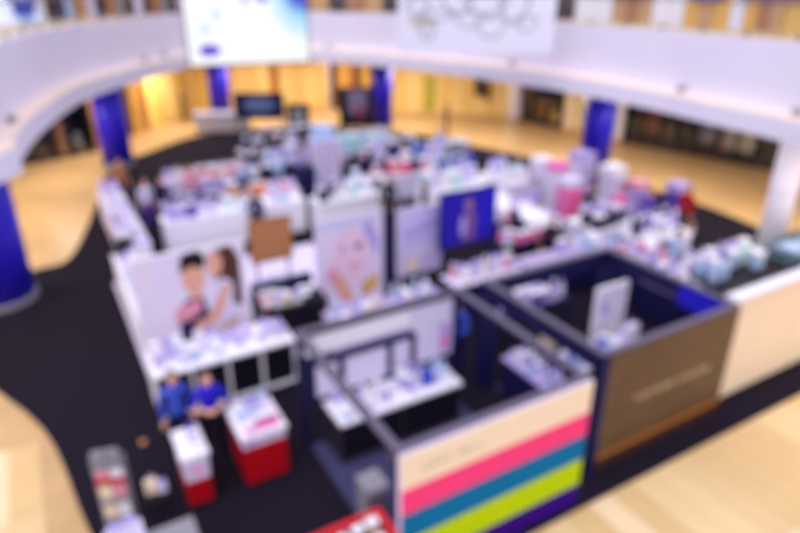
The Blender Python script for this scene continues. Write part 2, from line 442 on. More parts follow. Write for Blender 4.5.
# ------------------------------------------------------------------ hanging screen and banner
def screen_material():
    m_ = bpy.data.materials.new('led_picture'); m_.use_nodes = True
    nt = m_.node_tree; b = nt.nodes['Principled BSDF']
    tc = nt.nodes.new('ShaderNodeTexCoord'); sx = nt.nodes.new('ShaderNodeSeparateXYZ'); nt.links.new(tc.outputs['Object'], sx.inputs[0])
    def dist(cx, cz, rx, rz):
        def axis(sock, c0, r0):
            s = nt.nodes.new('ShaderNodeMath'); s.operation = 'SUBTRACT'; nt.links.new(sock, s.inputs[0]); s.inputs[1].default_value = c0
            d = nt.nodes.new('ShaderNodeMath'); d.operation = 'DIVIDE'; nt.links.new(s.outputs[0], d.inputs[0]); d.inputs[1].default_value = r0
            p = nt.nodes.new('ShaderNodeMath'); p.operation = 'MULTIPLY'; nt.links.new(d.outputs[0], p.inputs[0]); nt.links.new(d.outputs[0], p.inputs[1]); return p.outputs[0]
        a_ = nt.nodes.new('ShaderNodeMath'); nt.links.new(axis(sx.outputs[0], cx, rx), a_.inputs[0]); nt.links.new(axis(sx.outputs[2], cz, rz), a_.inputs[1])
        return a_.outputs[0]
    cur = None
    def layer(dsock, col, lo, hi):
        nonlocal cur
        r = nt.nodes.new('ShaderNodeMapRange'); r.inputs['From Min'].default_value = lo; r.inputs['From Max'].default_value = hi
        r.inputs['To Min'].default_value = 1; r.inputs['To Max'].default_value = 0; nt.links.new(dsock, r.inputs['Value'])
        mx = nt.nodes.new('ShaderNodeMix'); mx.data_type = 'RGBA'; nt.links.new(r.outputs[0], mx.inputs['Factor'])
        if cur is None: mx.inputs['A'].default_value = (0.95, 0.96, 1, 1)
        else: nt.links.new(cur, mx.inputs['A'])
        mx.inputs['B'].default_value = lin(col) + (1,); cur = mx.outputs['Result']
    layer(dist(3.6, 2.1, 1.2, 1.5), (150, 215, 250), 0.2, 1.0)
    layer(dist(3.55, 2.25, .75, .9), (40, 40, 200), 0.2, 1.0)
    layer(dist(2.33, 2.0, .22, .3), (120, 110, 225), 0.3, 1.0)
    layer(dist(1.83, 2.0, .18, .35), (200, 190, 245), 0.3, 1.0)
    layer(dist(0.66, 0.46, .36, .2), (88, 60, 205), 0.5, 1.0)
    layer(dist(0.6, 1.05, .16, .2), (205, 225, 248), 0.3, 1.0)
    layer(dist(0.95, 1.45, .16, .2), (205, 225, 248), 0.3, 1.0)
    b.inputs['Base Color'].default_value = (.02, .02, .03, 1); nt.links.new(cur, b.inputs['Emission Color']); b.inputs['Emission Strength'].default_value = 0.92
    b.inputs['Roughness'].default_value = 0.5
    return m_
ZS = 4.75
a, b = at(189, 67.5, ZS), at(311, 62.5, ZS)
d = b - a; LS = d.length
scr = thing('hanging_screen', 'large hanging screen showing a white and blue picture', 'screen', a, math.atan2(d.y, d.x))
hs = 3.4
ob('picture', screen_material(), scr, (0.05, LS - .05, -.02, .0, 0.05, hs - .05))
ob('frame', M['dark'], scr, (0, LS, 0.0, .18, 0, .05), (0, LS, 0, .18, hs - .05, hs), (0, .05, 0, .18, 0.05, hs - .05), (LS - .05, LS, 0, .18, .05, hs - .05), (0.05, LS - .05, .06, .18, .05, hs - .05))
for x in (.4, LS - .4):
    bm = bmesh.new(); tube(bm, [(x, .1, hs), (x, .1, hs + 6)], .02, 6); obj('cable', bm, M['dark'], scr)
ZB = 4.75
a, b = at(398, 52, ZB), at(552, 54, ZB)
d = b - a; LB = d.length
ban = thing('hanging_banner', 'wide white hanging banner with a grey line drawing', 'banner', a, math.atan2(d.y, d.x))
hb = 3.2
ob('banner_cloth', mat('banner_white', (232, 232, 246), 0.7, .02), ban, (0, LB, 0, .02, 0, hb))
bm = bmesh.new()
rb = random.Random(11)
def scribble(bm, cx, cz, rx, rz, loops, w=.035):
    P = []
    for i in range(40):
        t = i / 39 * 2 * PI * loops
        P.append((cx + rx * math.cos(t) * (1 + .3 * math.sin(3 * t)), -.006, cz + rz * math.sin(t) * (1 + .25 * math.cos(2 * t))))
    for p, q in zip(P[:-1], P[1:]):
        p, q = Vector(p), Vector(q); n_ = Vector((-(q - p).z, 0, (q - p).x)).normalized() * w
        bm.faces.new([bm.verts.new(v_) for v_ in (p - n_, q - n_, q + n_, p + n_)])
s5 = LB / 5.0
for cx, cz, rx, rz, l in [(.65, 1.5, .3, .45, 2), (.95, .75, .22, .35, 2), (1.25, 1.25, .5, .2, 1), (1.9, 1.7, .45, .5, 2), (2.3, 1.1, .4, .3, 1), (3.0, .85, .42, .42, 1), (2.8, 1.6, .6, .4, 2), (3.7, 1.5, .4, .6, 2), (4.1, 1.0, .3, .3, 1)]:
    scribble(bm, cx * s5, cz, rx * s5, rz, l)
obj('line_drawing', bm, mat('drawing_grey', (176, 174, 186), .8), ban)
bm = bmesh.new(); scribble(bm, .8 * s5, 1.0, .35 * s5, .12, 1, .06); obj('line_drawing', bm, mat('drawing_sand', (214, 204, 190), .8), ban)
ob('top_bar', M['silver'], ban, (-.05, LB + .05, -.02, .04, hb, hb + .06))
for x in (.4, LB - .4):
    bm = bmesh.new(); tube(bm, [(x, .01, hb + .06), (x, .01, hb + 6)], .015, 6); obj('cable', bm, M['dark'], ban)

# ------------------------------------------------------------------ builders for the stands
def counter(name, label, cat, u0, u1, v0, v1, h, top_m, body_m, niche=None, z=CZ, group=None, nbay=2, front=None, toe=True):
    "closed counter; niche = material of open compartments in its front (low v) side"
    L, D = u1 - u0, v1 - v0
    RECTS.append((u0, u1, v0, v1))
    t = thing(name, label, cat, W((u0 + u1) / 2, (v0 + v1) / 2, z), ROT, group)
    x, y = L / 2, D / 2
    ob('top', top_m, t, (-x - .02, x + .02, -y - .02, y + .02, h - .05, h))
    b0 = .08 if toe else 0
    if toe: ob('plinth', M['dark'], t, (-x + .05, x - .05, -y + .05, y - .05, 0, .08))
    if niche:
        ob('back_panel', body_m, t, (-x, x, y - .03, y, b0, h - .05))
        w = L / nbay
        for i in range(nbay + 1):
            c0 = -x + i * w
            ob('side_panel', body_m, t, (max(-x, c0 - .025), min(x, c0 + .025), -y, y - .03, b0, h - .05))
        ob('bottom_panel', body_m, t, (-x + .03, x - .03, -y, y - .03, b0, b0 + .05))
        ob('compartment', niche, t, *[(-x + i * w + .026, -x + (i + 1) * w - .026, -y + .06, y - .04, b0 + .051, h - .051) for i in range(nbay)])
    else:
        ob('body', body_m, t, (-x, x, -y, y, b0, h - .05))
        if front:
            nb = max(1, round(L / .8)); w = L / nb
            for i in range(nb): ob('front_panel', front, t, (-x + i * w + .02, -x + (i + 1) * w - .02, -y - .018, -y, b0 + .04, h - .09))
    return t

def table(name, label, u0, u1, v0, v1, h, top_m, leg_m, cat='table', z=CZ, group=None):
    L, D = u1 - u0, v1 - v0
    RECTS.append((u0, u1, v0, v1))
    t = thing(name, label, cat, W((u0 + u1) / 2, (v0 + v1) / 2, z), ROT, group)
    x, y = L / 2, D / 2
    ob('top', top_m, t, (-x, x, -y, y, h - .04, h))
    for sx in (-1, 1):
        for sy in (-1, 1):
            ob('leg', leg_m, t, (sx * (x - .05) - .025, sx * (x - .05) + .025, sy * (y - .05) - .025, sy * (y - .05) + .025, 0, h - .04))
    ob('apron', leg_m, t, (-x + .05, x - .05, -y + .04, -y + .06, h - .12, h - .04), (-x + .05, x - .05, y - .06, y - .04, h - .12, h - .04))
    return t

RECTS = []
def clash(u0, u1, v0, v1, gap=.04):
    return any(u0 < b + gap and u1 > a - gap and v0 < d + gap and v1 > c_ - gap for a, b, c_, d in RECTS)
# small goods: one mesh per kind and colour, copied
GOODS = {}
def goods_mesh(kind, mk, sc):
    key = (kind, mk, round(sc, 1))
    if key in GOODS: return GOODS[key]
    bm = bmesh.new(); cap = M['white'] if mk not in ('white', 'lavwhite') else M['lavender']
    s = round(sc, 1)
    if kind == 'bottle':
        lathe(bm, [(.038 * s, 0, 0), (.045 * s, .01 * s, 0), (.045 * s, .15 * s, 0), (.018 * s, .18 * s, 0), (.018 * s, .185 * s, 1), (.024 * s, .187 * s, 1), (.024 * s, .235 * s, 1), (.018 * s, .24 * s, 1)], 10)
    elif kind == 'jar':
        lathe(bm, [(.055 * s, 0, 0), (.062 * s, .01 * s, 0), (.062 * s, .07 * s, 0), (.064 * s, .072 * s, 1), (.064 * s, .11 * s, 1), (.056 * s, .118 * s, 1)], 10)
    elif kind == 'tube':
        lathe(bm, [(.03 * s, 0, 1), (.03 * s, .04 * s, 1), (.04 * s, .045 * s, 0), (.038 * s, .12 * s, 0), (.030 * s, .19 * s, 0)], 10)
    elif kind == 'carton':
        box(bm, -.07 * s, .07 * s, -.05 * s, .05 * s, 0, .17 * s, 0); box(bm, -.073 * s, .073 * s, -.053 * s, .053 * s, .17 * s, .21 * s, 1)
    elif kind == 'bag':
        w, d, h = .12 * s, .06 * s, .3 * s
        box(bm, -w, w, -d, d, 0, h, 0)
        for y in (-d, d): tube(bm, [(-w * .4, y, h), (-w * .35, y, h + .08 * s), (w * .35, y, h + .08 * s), (w * .4, y, h)], .008 * s, 5, 1)
    elif kind == 'stand':                      # little tilted show card on a foot
        box(bm, -.09 * s, .09 * s, -.05 * s, .05 * s, 0, .02 * s, 1)
        vs_ = [bm.verts.new(p) for p in ((-.085 * s, -.02 * s, .02 * s), (.085 * s, -.02 * s, .02 * s), (.085 * s, .05 * s, .26 * s), (-.085 * s, .05 * s, .26 * s))]
        vb = [bm.verts.new(v_.co + Vector((0, .012 * s, 0))) for v_ in vs_]
        bm.faces.new(vs_); bm.faces.new(vb[::-1])
        for i in range(4): bm.faces.new((vs_[i], vs_[(i + 1) % 4], vb[(i + 1) % 4], vb[i]))
    me = mesh_from(bm, kind, [M[mk], cap]); GOODS[key] = me
    return me
KNAME = dict(bottle='cosmetic_bottle', jar='cream_jar', tube='lotion_tube', carton='product_carton', bag='shopping_bag', stand='show_card')
KWORD = dict(bottle='bottle', jar='cream jar', tube='lotion tube', carton='carton', bag='carrier bag', stand='show card')
CWORD = dict(white='white', lavwhite='lavender white', lavender='lavender', violet='violet', paleblue='pale blue', blue='blue', royal='royal blue', navy='navy', black='black',
             dark='charcoal', pink='pink', rose='rose', hot='hot pink', red='red', orange='orange', kraft='brown', tan='tan', cream='cream', gold='golden', grey='grey', mint='mint', brightred='bright red', silver='silver', purple='purple', darkbrown='dark brown')
def put(kind, mk, p, where, sc=1.0, rz=0.0):
    o = bpy.data.objects.new(KNAME[kind], goods_mesh(kind, mk, sc)); COL.objects.link(o)
    o.location = p; o.rotation_euler = (0, 0, ROT + rz)
    tag(o, f'{CWORD[mk]} {KWORD[kind]} {where}', KWORD[kind].split()[-1], f'{CWORD[mk]} {KWORD[kind]}s {where}')
    return o
def goods(u0, u1, v0, v1, z, nu, nv, kinds, cols, where, sc=1.5, seed=1, fill=0.85):
    r = random.Random(seed)
    du, dv = (u1 - u0) / nu, (v1 - v0) / nv
    for i in range(nu):
        for j in range(nv):
            if r.random() > fill: continue
            k = r.choice(kinds); c_ = r.choice(cols)
            s = sc * r.uniform(.85, 1.15)
            s = min(s, min(du, dv) * {'carton': 6.0, 'bag': 3.7, 'stand': 5.0}.get(k, 7.0))
            s = math.floor(s * 10) / 10
            put(k, c_, W(u0 + (i + .5) * du + r.uniform(-.05, .05) * du, v0 + (j + .5) * dv + r.uniform(-.05, .05) * dv, z), where, max(.4, s), r.uniform(-.1, .1))

def board(name, label, cat, u0, u1, v, z0, z1, face_m, edge_m=None, feet=True, patches=(), rz=0.0, legs=True):
    "standing printed board facing low v; patches = flat print polygons in board coordinates 0..1"
    L = u1 - u0
    RECTS.append((u0, u1, v - .2, v + .24))
    t = thing(name, label, cat, W((u0 + u1) / 2, v, CZ), ROT + rz)
    x = L / 2
    ob('panel', [face_m], t, (-x, x, 0, .05, z0, z1))
    e = edge_m or M['silver']
    ob('frame', e, t, (-x - .03, -x, -.01, .06, z0, z1), (x, x + .03, -.01, .06, z0, z1), (-x - .03, x + .03, -.01, .06, z1, z1 + .03), (-x - .03, x + .03, -.01, .06, z0 - .03, z0))
    if legs and z0 > .08:
        for s in (-1, 1): ob('leg', e, t, (s * (x - .08) - .025, s * (x - .08) + .025, .0, .05, 0.02, z0 - .03))
    if feet:
        for s in (-1, 1): ob('foot', e, t, (s * (x - .08) - .03, s * (x - .08) + .03, -.18, .22, 0, .025))
    pan = t.children[0]
    for n_, (shape, m_) in enumerate(patches):
        bm = bmesh.new(); y0 = -.002 - .0012 * n_
        P = shape if not isinstance(shape, tuple) else [(shape[0] + shape[2] * math.cos(a * PI / 10), shape[1] + shape[3] * math.sin(a * PI / 10)) for a in range(20)]
        bm.faces.new([bm.verts.new((-x + px * L, y0, z0 + pz * (z1 - z0))) for px, pz in P])
        obj('print', bm, m_, pan)
    return t

# ------------------------------------------------------------------ people
def person(label, pos, face, h=1.7, shirt='navy', legs='black', hair='hair', long_hair=False, pose='stand', lean=0.0, sleeves=True, skirt=False, shoes='black', z=CZ):
    s = h / 1.7
    mats = [M['skin'], M[shirt], M[legs], M[shoes], M['eye'], M['lip']]
    V, E, R, EM = [], [], [], []
    def jv(p, r):
        p = Vector(p)
        if p.z > .95 and lean: p.y += math.sin(lean) * (p.z - .95); p.z = .95 + (p.z - .95) * math.cos(lean)
        V.append(p); R.append(r); return len(V) - 1
    def bone(a, b, m_): E.append((a, b)); EM.append(m_)
    pel = jv((0, 0, .95), (.155, .115)); wai = jv((0, .005, 1.10), (.135, .10)); che = jv((0, .01, 1.28), (.155, .11)); top_ = jv((0, 0, 1.40), (.12, .085)); nk = jv((0, .005, 1.48), (.05, .05)); hb_ = jv((0, .015, 1.56), (.048, .05))
    bone(pel, wai, 2 if lean else 1); bone(wai, che, 1); bone(che, top_, 1); bone(top_, nk, 1); bone(nk, hb_, 0)
    hands = []
    for sx in (-1, 1):
        sh = jv((sx * .18, 0, 1.385), (.062, .062))
        if pose == 'stand': e, w = (sx * .235, -.03, 1.12), (sx * .24, .06, .88)
        elif pose == 'reach': e, w = (sx * .24, .06, 1.13), (sx * .17, .30, 1.08)
        elif pose == 'cross': e, w = (sx * .25, .04, 1.12), (sx * .05, .20, 1.14)
        else: e, w = (sx * .235, -.03, 1.12), ((sx * .17, .30, 1.10) if sx > 0 else (sx * .24, .06, .88))
        el = jv(e, (.045, .045)); wr = jv(w, (.03, .03))
        bone(top_, sh, 1); bone(sh, el, 1); bone(el, wr, 1 if sleeves else 0)
        hands.append((V[el], V[wr], sx))
        hp = jv((sx * .09, 0, .90), (.10, .10)); kn = jv((sx * .10, .015, .50), (.062, .065)); an = jv((sx * .10, -.02, .10), (.042, .045)); he = jv((sx * .105, -.03, .045), (.04, .04)); to = jv((sx * .12, .14, .035), (.038, .03))
        bone(pel, hp, 2); bone(hp, kn, 2); bone(kn, an, 2); bone(an, he, 3); bone(he, to, 3)
    me = bpy.data.meshes.new('armature_lines'); me.from_pydata(V, E, [])
    o = bpy.data.objects.new('tmp', me); COL.objects.link(o)
    sk = o.modifiers.new('s', 'SKIN'); sk.use_smooth_shade = True
    for i, r in enumerate(R):
        me.skin_vertices[0].data[i].radius = r
    me.skin_vertices[0].data[0].use_root = True
    sb = o.modifiers.new('d', 'SUBSURF'); sb.levels = 1; sb.render_levels = 1
    dg = bpy.context.evaluated_depsgraph_get(); ev = o.evaluated_get(dg); bme = bpy.data.meshes.new_from_object(ev)
    bpy.data.objects.remove(o)
    bm = bmesh.new(); bm.from_mesh(bme); bpy.data.meshes.remove(bme)
    def seg(p, a, b):
        d = b - a; t = max(0, min(1, (p - a).dot(d) / max(1e-9, d.length_squared))); return (p - (a + d * t)).length
    for f in bm.faces:
        c_ = f.calc_center_median()
        k = min(range(len(E)), key=lambda i: seg(c_, V[E[i][0]], V[E[i][1]]) - .5 * min(R[E[i][0]][0], R[E[i][1]][0]))
        f.material_index = EM[k]; f.smooth = True
    # hands: palm, four fingers and a thumb
    for el, wr, sx in hands:
        d = (wr - el).normalized(); side = Vector((sx, 0, 0)); side = (side - d * side.dot(d)).normalized(); nrm = d.cross(side)
        pc = wr + d * .045
        tube(bm, [wr - d * .01, wr + d * .03, wr + d * .085], [.026, .036, .034], 8, 0)
        for k, (o_, L_) in enumerate(((-.027, .062), (-.009, .075), (.009, .07), (.026, .055))):
            b0 = wr + d * .08 + side * o_
            tube(bm, [b0, b0 + d * L_ * .5 + nrm * .004, b0 + d * L_ * .85 - Vector((0, 0, .018))], [.0095, .009, .007], 6, 0)
        b0 = wr + d * .03 - side * .03
        tube(bm, [b0, b0 - side * .025 + d * .03, b0 - side * .03 + d * .06], [.011, .01, .008], 6, 0)
    # head with nose, eyes, mouth, ears
    hc = Vector((0, .03, 1.61)); 
    if lean: hc = Vector((0, .03 + math.sin(lean) * .66, .95 + .66 * math.cos(lean)))
    g = bmesh.ops.create_uvsphere(bm, u_segments=16, v_segments=12, radius=1)
    for v_ in g['verts']:
        x_, y_, z_ = v_.co
        jaw = 1 - .22 * max(0, -z_ - .1)
        v_.co = hc + Vector((x_ * .075 * jaw, y_ * .095 * (1 - .1 * max(0, -z_)) + .008 * max(0, -z_), z_ * .118))
        for f in v_.link_faces: f.material_index = 0; f.smooth = True
    def blob(c0, r_, mi):
        g_ = bmesh.ops.create_uvsphere(bm, u_segments=8, v_segments=6, radius=1)
        for v_ in g_['verts']:
            v_.co = hc + Vector(c0) + Vector((v_.co.x * r_[0], v_.co.y * r_[1], v_.co.z * r_[2]))
            for f in v_.link_faces: f.material_index = mi; f.smooth = True
    blob((0, .098, -.02), (.012, .016, .024), 0)
    for sx in (-1, 1):
        blob((sx * .03, .083, .012), (.012, .008, .007), 4); blob((sx * .076, 0, -.005), (.01, .02, .03), 0)
    blob((0, .086, -.062), (.022, .008, .007), 5)
    if skirt:
        lathe(bm, [(.15, .96, 2), (.19, .8, 2), (.24, .5, 2)], 14, mi=2)
    o = obj('body', bm, mats, None, True)
    t = thing('person', label, 'person', Vector((pos[0], pos[1], z)), face, None)
    t.scale = (s, s, s)
    o.parent = t
    bm = bmesh.new()
    g = bmesh.ops.create_uvsphere(bm, u_segments=14, v_segments=10, radius=1)
    for v_ in g['verts']:
        x_, y_, z_ = v_.co
        v_.co = hc + Vector((x_ * .088, -.022 + y_ * .096, .028 + z_ * .108 - .05 * max(0, -y_) * (1 if z_ < 0 else 0)))
    if long_hair:
        g = bmesh.ops.create_uvsphere(bm, u_segments=12, v_segments=8, radius=1)
        for v_ in g['verts']:
            x_, y_, z_ = v_.co
            v_.co = hc + Vector((x_ * .095, -.065 + y_ * .05, -.12 + z_ * .2))
    obj('hair', bm, M[hair], t, True)
    return t
def facing(dx, dy): return math.atan2(-dx, dy)          # local +y is the way a person looks
def head_at(px, py, h): p = at(px, py, h + CZ); return (p.x, p.y)

# ------------------------------------------------------------------ striped stand
B1 = (2.83, 5.77, 4.94, 8.0)
HB = 2.2
def booth_frame(t, u0, u1, v0, v1, fasc_m, cap_m, fd, bw=.06, skip=()):
    cu, cv = (u0 + u1) / 2, (v0 + v1) / 2
    x, y = (u1 - u0) / 2, (v1 - v0) / 2
    for sx in (-1, 1):
        for sy in (-1, 1): ob('post', fasc_m, t, (sx * x - .04, sx * x + .04, sy * y - .04, sy * y + .04, 0, HB - .03))
    for nm, bx_ in (('front', (-x + .04, x - .04, -y - bw / 2, -y + bw / 2)), ('back', (-x + .04, x - .04, y - bw / 2, y + bw / 2)), ('left', (-x - bw / 2, -x + bw / 2, -y + .04, y - .04)), ('right', (x - bw / 2, x + bw / 2, -y + .04, y - .04))):
        if nm in skip: continue
        r_ = ob('rail', fasc_m, t, bx_ + (HB - fd, HB - .03))
    for bx_ in ((-x - .06, x + .06, -y - .06, -y + .06), (-x - .06, x + .06, y - .06, y + .06), (-x - .06, -x + .06, -y + .06, y - .06), (x - .06, x + .06, -y + .06, y - .06)):
        ob('rail_cap', cap_m, t, bx_ + (HB - .03, HB))
    return x, y
u0, u1, v0, v1 = B1
b1 = thing('exhibition_booth', 'open metal framed booth with a striped front wall', 'booth', W((u0 + u1) / 2, (v0 + v1) / 2, CZ))
x, y = booth_frame(b1, u0, u1, v0, v1, M['navy'], M['silver'], .12)
bc_ = ob('booth_carpet', M['slate'], None, (-x + .05, x - .05, -y + .05, y - .05, 0.0, .012)); bc_.location = b1.location; bc_.rotation_euler = b1.rotation_euler; tag(bc_, 'slate blue carpet square on the floor of the striped booth', 'carpet')
wall = ob('front_wall', M['lavwhite'], b1, (-x - .04, x + .04, -y - .10, -y - .045, 0, HB - .03))
for z0, z1, m_ in ((1.66, HB - .03, M['cream']), (1.27, 1.66, M['stripepink']), (.84, 1.27, M['teal']), (.38, .84, M['lime']), (.0, .38, M['purple'])):
    ob('stripe', m_, wall, (-x - .02, x + .04, -y - .112, -y - .10, z0 + .001, z1 - .001))
def lettering(parent, x0, x1, yy, zc, hh, m_, seed, n=14):
    "a line of writing too blurred to read: separate small strokes"
    r = random.Random(seed); bm = bmesh.new(); w = (x1 - x0) / n
    for i in range(n):
        if i in (n // 2,): continue
        a0 = x0 + i * w; box(bm, a0, a0 + w * .22, yy - .004, yy, zc - hh / 2, zc + hh / 2)
        box(bm, a0 + w * .22, a0 + w * r.uniform(.5, .75), yy - .004, yy, zc + hh * r.choice((-.5, -.1, .3)), zc + hh * r.choice((-.5, -.1, .3)) + hh * .2)
    o_ = obj('lettering', bm, m_, parent); o_['kind'] = 'stuff'; return o_
lettering(wall, -x + .25, -x + 1.15, -y - .113, 1.90, .10, mat('letter_sage', (198, 190, 160), .6), 3)
# lit back wall: white header, three white panes in a dark frame, a lavender side panel
ob('header_panel', M['white'], b1, (-x + .06, x - .95, y - .02, y + .02, 1.72, 2.06))
bf = ob('window_frame', M['navy'], b1, (-x + .10, -x + 2.1, y - .03, y + .03, 1.5, 1.6), (-x + .10, -x + 2.1, y - .03, y + .03, .80, .9), *[(-x + q, -x + q + .12, y - .03, y + .03, .9, 1.5) for q in (.10, .62, 1.52, 1.98)])
for q0, q1 in ((.22, .62), (.74, 1.52), (1.64, 1.98)): ob('pane', M['lavwhite'], bf, (-x + q0, -x + q1, y - .015, y + .015, .9, 1.5))
sp_ = ob('side_panel', M['lavwhite'], b1, (x - .92, x - .10, y - .02, y + .02, .95, 2.06))
ob('print', M['lavender'], sp_, (x - .34, x - .14, y - .024, y - .02, 1.0, 1.6)); ob('print', M['pink'], sp_, (x - .32, x - .18, y - .028, y - .024, 1.1, 1.35))

counter('display_table', 'white topped table with dark open compartments in the striped booth', 'table', 3.15, 5.4, 7.27, 7.93, 0.82, M['white'], M['dark'], M['black'], nbay=2, toe=False)
goods(3.2, 5.35, 7.3, 7.9, .82 + CZ, 9, 3, ['carton', 'jar', 'tube', 'stand'], ['white', 'lavwhite', 'paleblue', 'lavender', 'white', 'white', 'cream'], 'on the table in the striped booth', 1.3, 3, .8)
put('stand', 'blue', W(4.85, 7.45, .82 + CZ), 'leaning among white goods in the striped booth', 1.3)
put('bag', 'kraft', W(3.95, 7.0, CZ), 'on the floor before the table in the striped booth', .7)
counter('side_counter', 'dark side counter with lavender goods along the left of the brown booth', 'counter', 6.5, 6.95, 6.35, 7.5, .85, M['lavender'], M['navy'])
goods(6.52, 6.93, 6.4, 7.45, .85 + CZ, 3, 6, ['bag', 'carton', 'bottle'], ['white', 'lavwhite', 'lavender', 'paleblue', 'violet'], 'on the dark side counter of the brown booth', 1.9, 8, .95)

# ------------------------------------------------------------------ brown stand
u0, u1, v0, v1 = 6.42, 9.45, 5.22, 8.02
b2 = thing('exhibition_booth', 'navy framed booth with a brown lettered front wall', 'booth', W((u0 + u1) / 2, (v0 + v1) / 2, CZ))
x, y = booth_frame(b2, u0, u1, v0, v1, M['navy'], M['silver'], .34, .05)
for sx in (-1, 1): ob('corner_pillar', M['navy'], b2, (sx * x - .13, sx * x + .13, y - .13 - .1, y + .13 - .1, 0, HB - .34))
ob('side_fascia', M['royal'], b2, (x - .10, x - .05, -y + .15, -y + 1.0, HB - .42, HB - .06))
bc_ = ob('booth_carpet', M['slate'], None, (-x + .15, x - .15, -y + .15, y - .25, 0.0, .012)); bc_.location = b2.location; bc_.rotation_euler = b2.rotation_euler; tag(bc_, 'slate blue carpet square on the floor of the brown booth', 'carpet')
wall = ob('front_wall', M['brownpanel'], b2, (-x + .06, x + .04, -y - .08, -y - .04, .36, HB - .04))
ob('front_pillar', M['navy'], b2, (-x - .06, -x + .06, -y - .09, -y - .041, 0, HB))
ob('gold_strip', M['amber'], b2, (-x + .06, x + .04, -y - .10, -y - .04, .27, .36))
ob('base_board', M['darkbrown'], b2, (-x + .06, x + .04, -y - .07, -y - .04, 0, .27))
lettering(wall, -.75, 1.05, -y - .081, 1.18, .09, mat('letter_sand', (206, 184, 152), .5), 9, 20)
counter('display_table', 'white table crowded with pale goods inside the brown booth', 'table', 7.15, 8.9, 6.35, 6.95, .95, M['lavwhite'], M['dark'], None)
goods(7.2, 8.6, 6.4, 6.9, .95 + CZ, 6, 3, ['carton', 'bottle', 'bag', 'jar'], ['white', 'paleblue', 'lavender', 'lavwhite', 'blue'], 'on the white table inside the brown booth', 1.8, 12, .8)
board('display_board', 'tall white slanted show board inside the brown booth', 'board', 8.5, 9.25, 7.25, .35, 1.8, M['lavwhite'], M['white'], patches=[((.3, .7, .15, .1), M['lavender']), ((.65, .35, .2, .12), M['white'])])
table('side_table', 'small dark table with a white bag left of the slanted board', 7.35, 8.0, 7.25, 7.75, .75, M['dark'], M['dark'])
put('bag', 'cream', W(7.52, 7.45, .75 + CZ), 'on the small dark table in the brown booth', 1.2); put('bag', 'white', W(7.88, 7.5, .75 + CZ), 'on the small dark table in the brown booth', .8)
put('bag', 'lavwhite', W(8.75, 6.62, .95 + CZ), 'near the blue fascia of the brown booth', 1.2)
table('display_table', 'low navy table with violet goods behind the brown booth', 7.3, 9.4, 8.75, 9.35, .75, M['navy'], M['navy'])
goods(7.35, 9.35, 8.8, 9.3, .75 + CZ, 8, 2, ['bottle', 'carton', 'jar'], ['violet', 'lavender', 'violet', 'navy', 'lavwhite'], 'on the low navy table behind the brown booth', 1.8, 14, .9)

# cream stand at the right edge
b3 = thing('exhibition_booth', 'cream walled booth with a white cap at the right edge', 'booth', W(9.62, 5.40, CZ))
ob('front_wall', M['cream'], b3, (.12, 4.2, -.04, .04, 0, HB - .08)); ob('rail_cap', M['white'], b3, (0.0, 4.2, -.10, .12, HB - .08, HB))
ob('corner_post', M['lavwhite'], b3, (0, .12, -.06, .08, 0, HB - .08)); ob('skirting', M['darkbrown'], b3, (.12, 4.2, -.06, -.04, 0, .06))
ob('rear_rib', M['lavwhite'], b3, *[(q, q + .05, .04, .14, 0, HB - .08) for q in (1.2, 2.4, 3.6)])

# ------------------------------------------------------------------ front left stand: red counter
def red_unit(label, u0, u1, v0, v1, zr, emblems):
    L, D = u1 - u0, v1 - v0
    RECTS.append((u0, u1, v0, v1))
    t = thing('reception_counter', label, 'counter', W((u0 + u1) / 2, (v0 + v1) / 2, CZ)); x, y = L / 2, D / 2
    ob('plinth', M['dark'], t, (-x + .04, x - .04, -y + .04, y - .04, 0, .06)); ob('lower_body', M['red'], t, (-x, x, -y, y, .06, zr)); ob('upper_body', M['lavwhite'], t, (-x, x, -y, y, zr, .90))
    ob('top', M['white'], t, (-x - .03, x + .03, -y - .03, y + .03, .90, .95))
    for a0, a1, z0, z1, m_ in emblems: ob('emblem', m_, t, (a0, a1, -y - .006, -y, z0, z1))
red_unit('narrow red and white counter unit at the near left', .82, 1.16, 7.55, 8.2, .5, [(-.1, .1, .64, .72, M['pink'])])
red_unit('wide red and white counter unit with a pink heap', 1.68, 2.34, 7.55, 8.35, .74, [(-.28, -.14, .78, .87, M['lavender'])])
W_RC = 'on the wide red and white counter unit'
goods(1.72, 2.3, 7.8, 8.3, .95 + CZ, 3, 3, ['bag', 'carton', 'stand'], ['lavwhite', 'white', 'lavender', 'paleblue'], W_RC, 2.2, 21, 1)
goods(1.72, 2.3, 7.58, 7.78, .95 + CZ, 3, 1, ['jar', 'carton'], ['pink'], W_RC, 1.6, 22, 1)
goods(.84, 1.14, 7.6, 8.15, .95 + CZ, 2, 3, ['carton', 'jar', 'stand'], ['lavwhite', 'lavender', 'white', 'violet'], 'on the narrow red and white unit', 1.5, 23, .8)
p = W(1.44, 8.36); person('person in a blue shirt between the two red counter units', (p.x, p.y), facing(.35, -.9), 1.74, 'royal', 'black', pose='cross', lean=.06, sleeves=False)
p = W(1.0, 8.72); person('dark haired person in a mid blue top behind the narrow red unit', (p.x, p.y), facing(.5, -.85), 1.66, 'blue', 'navy', long_hair=True)

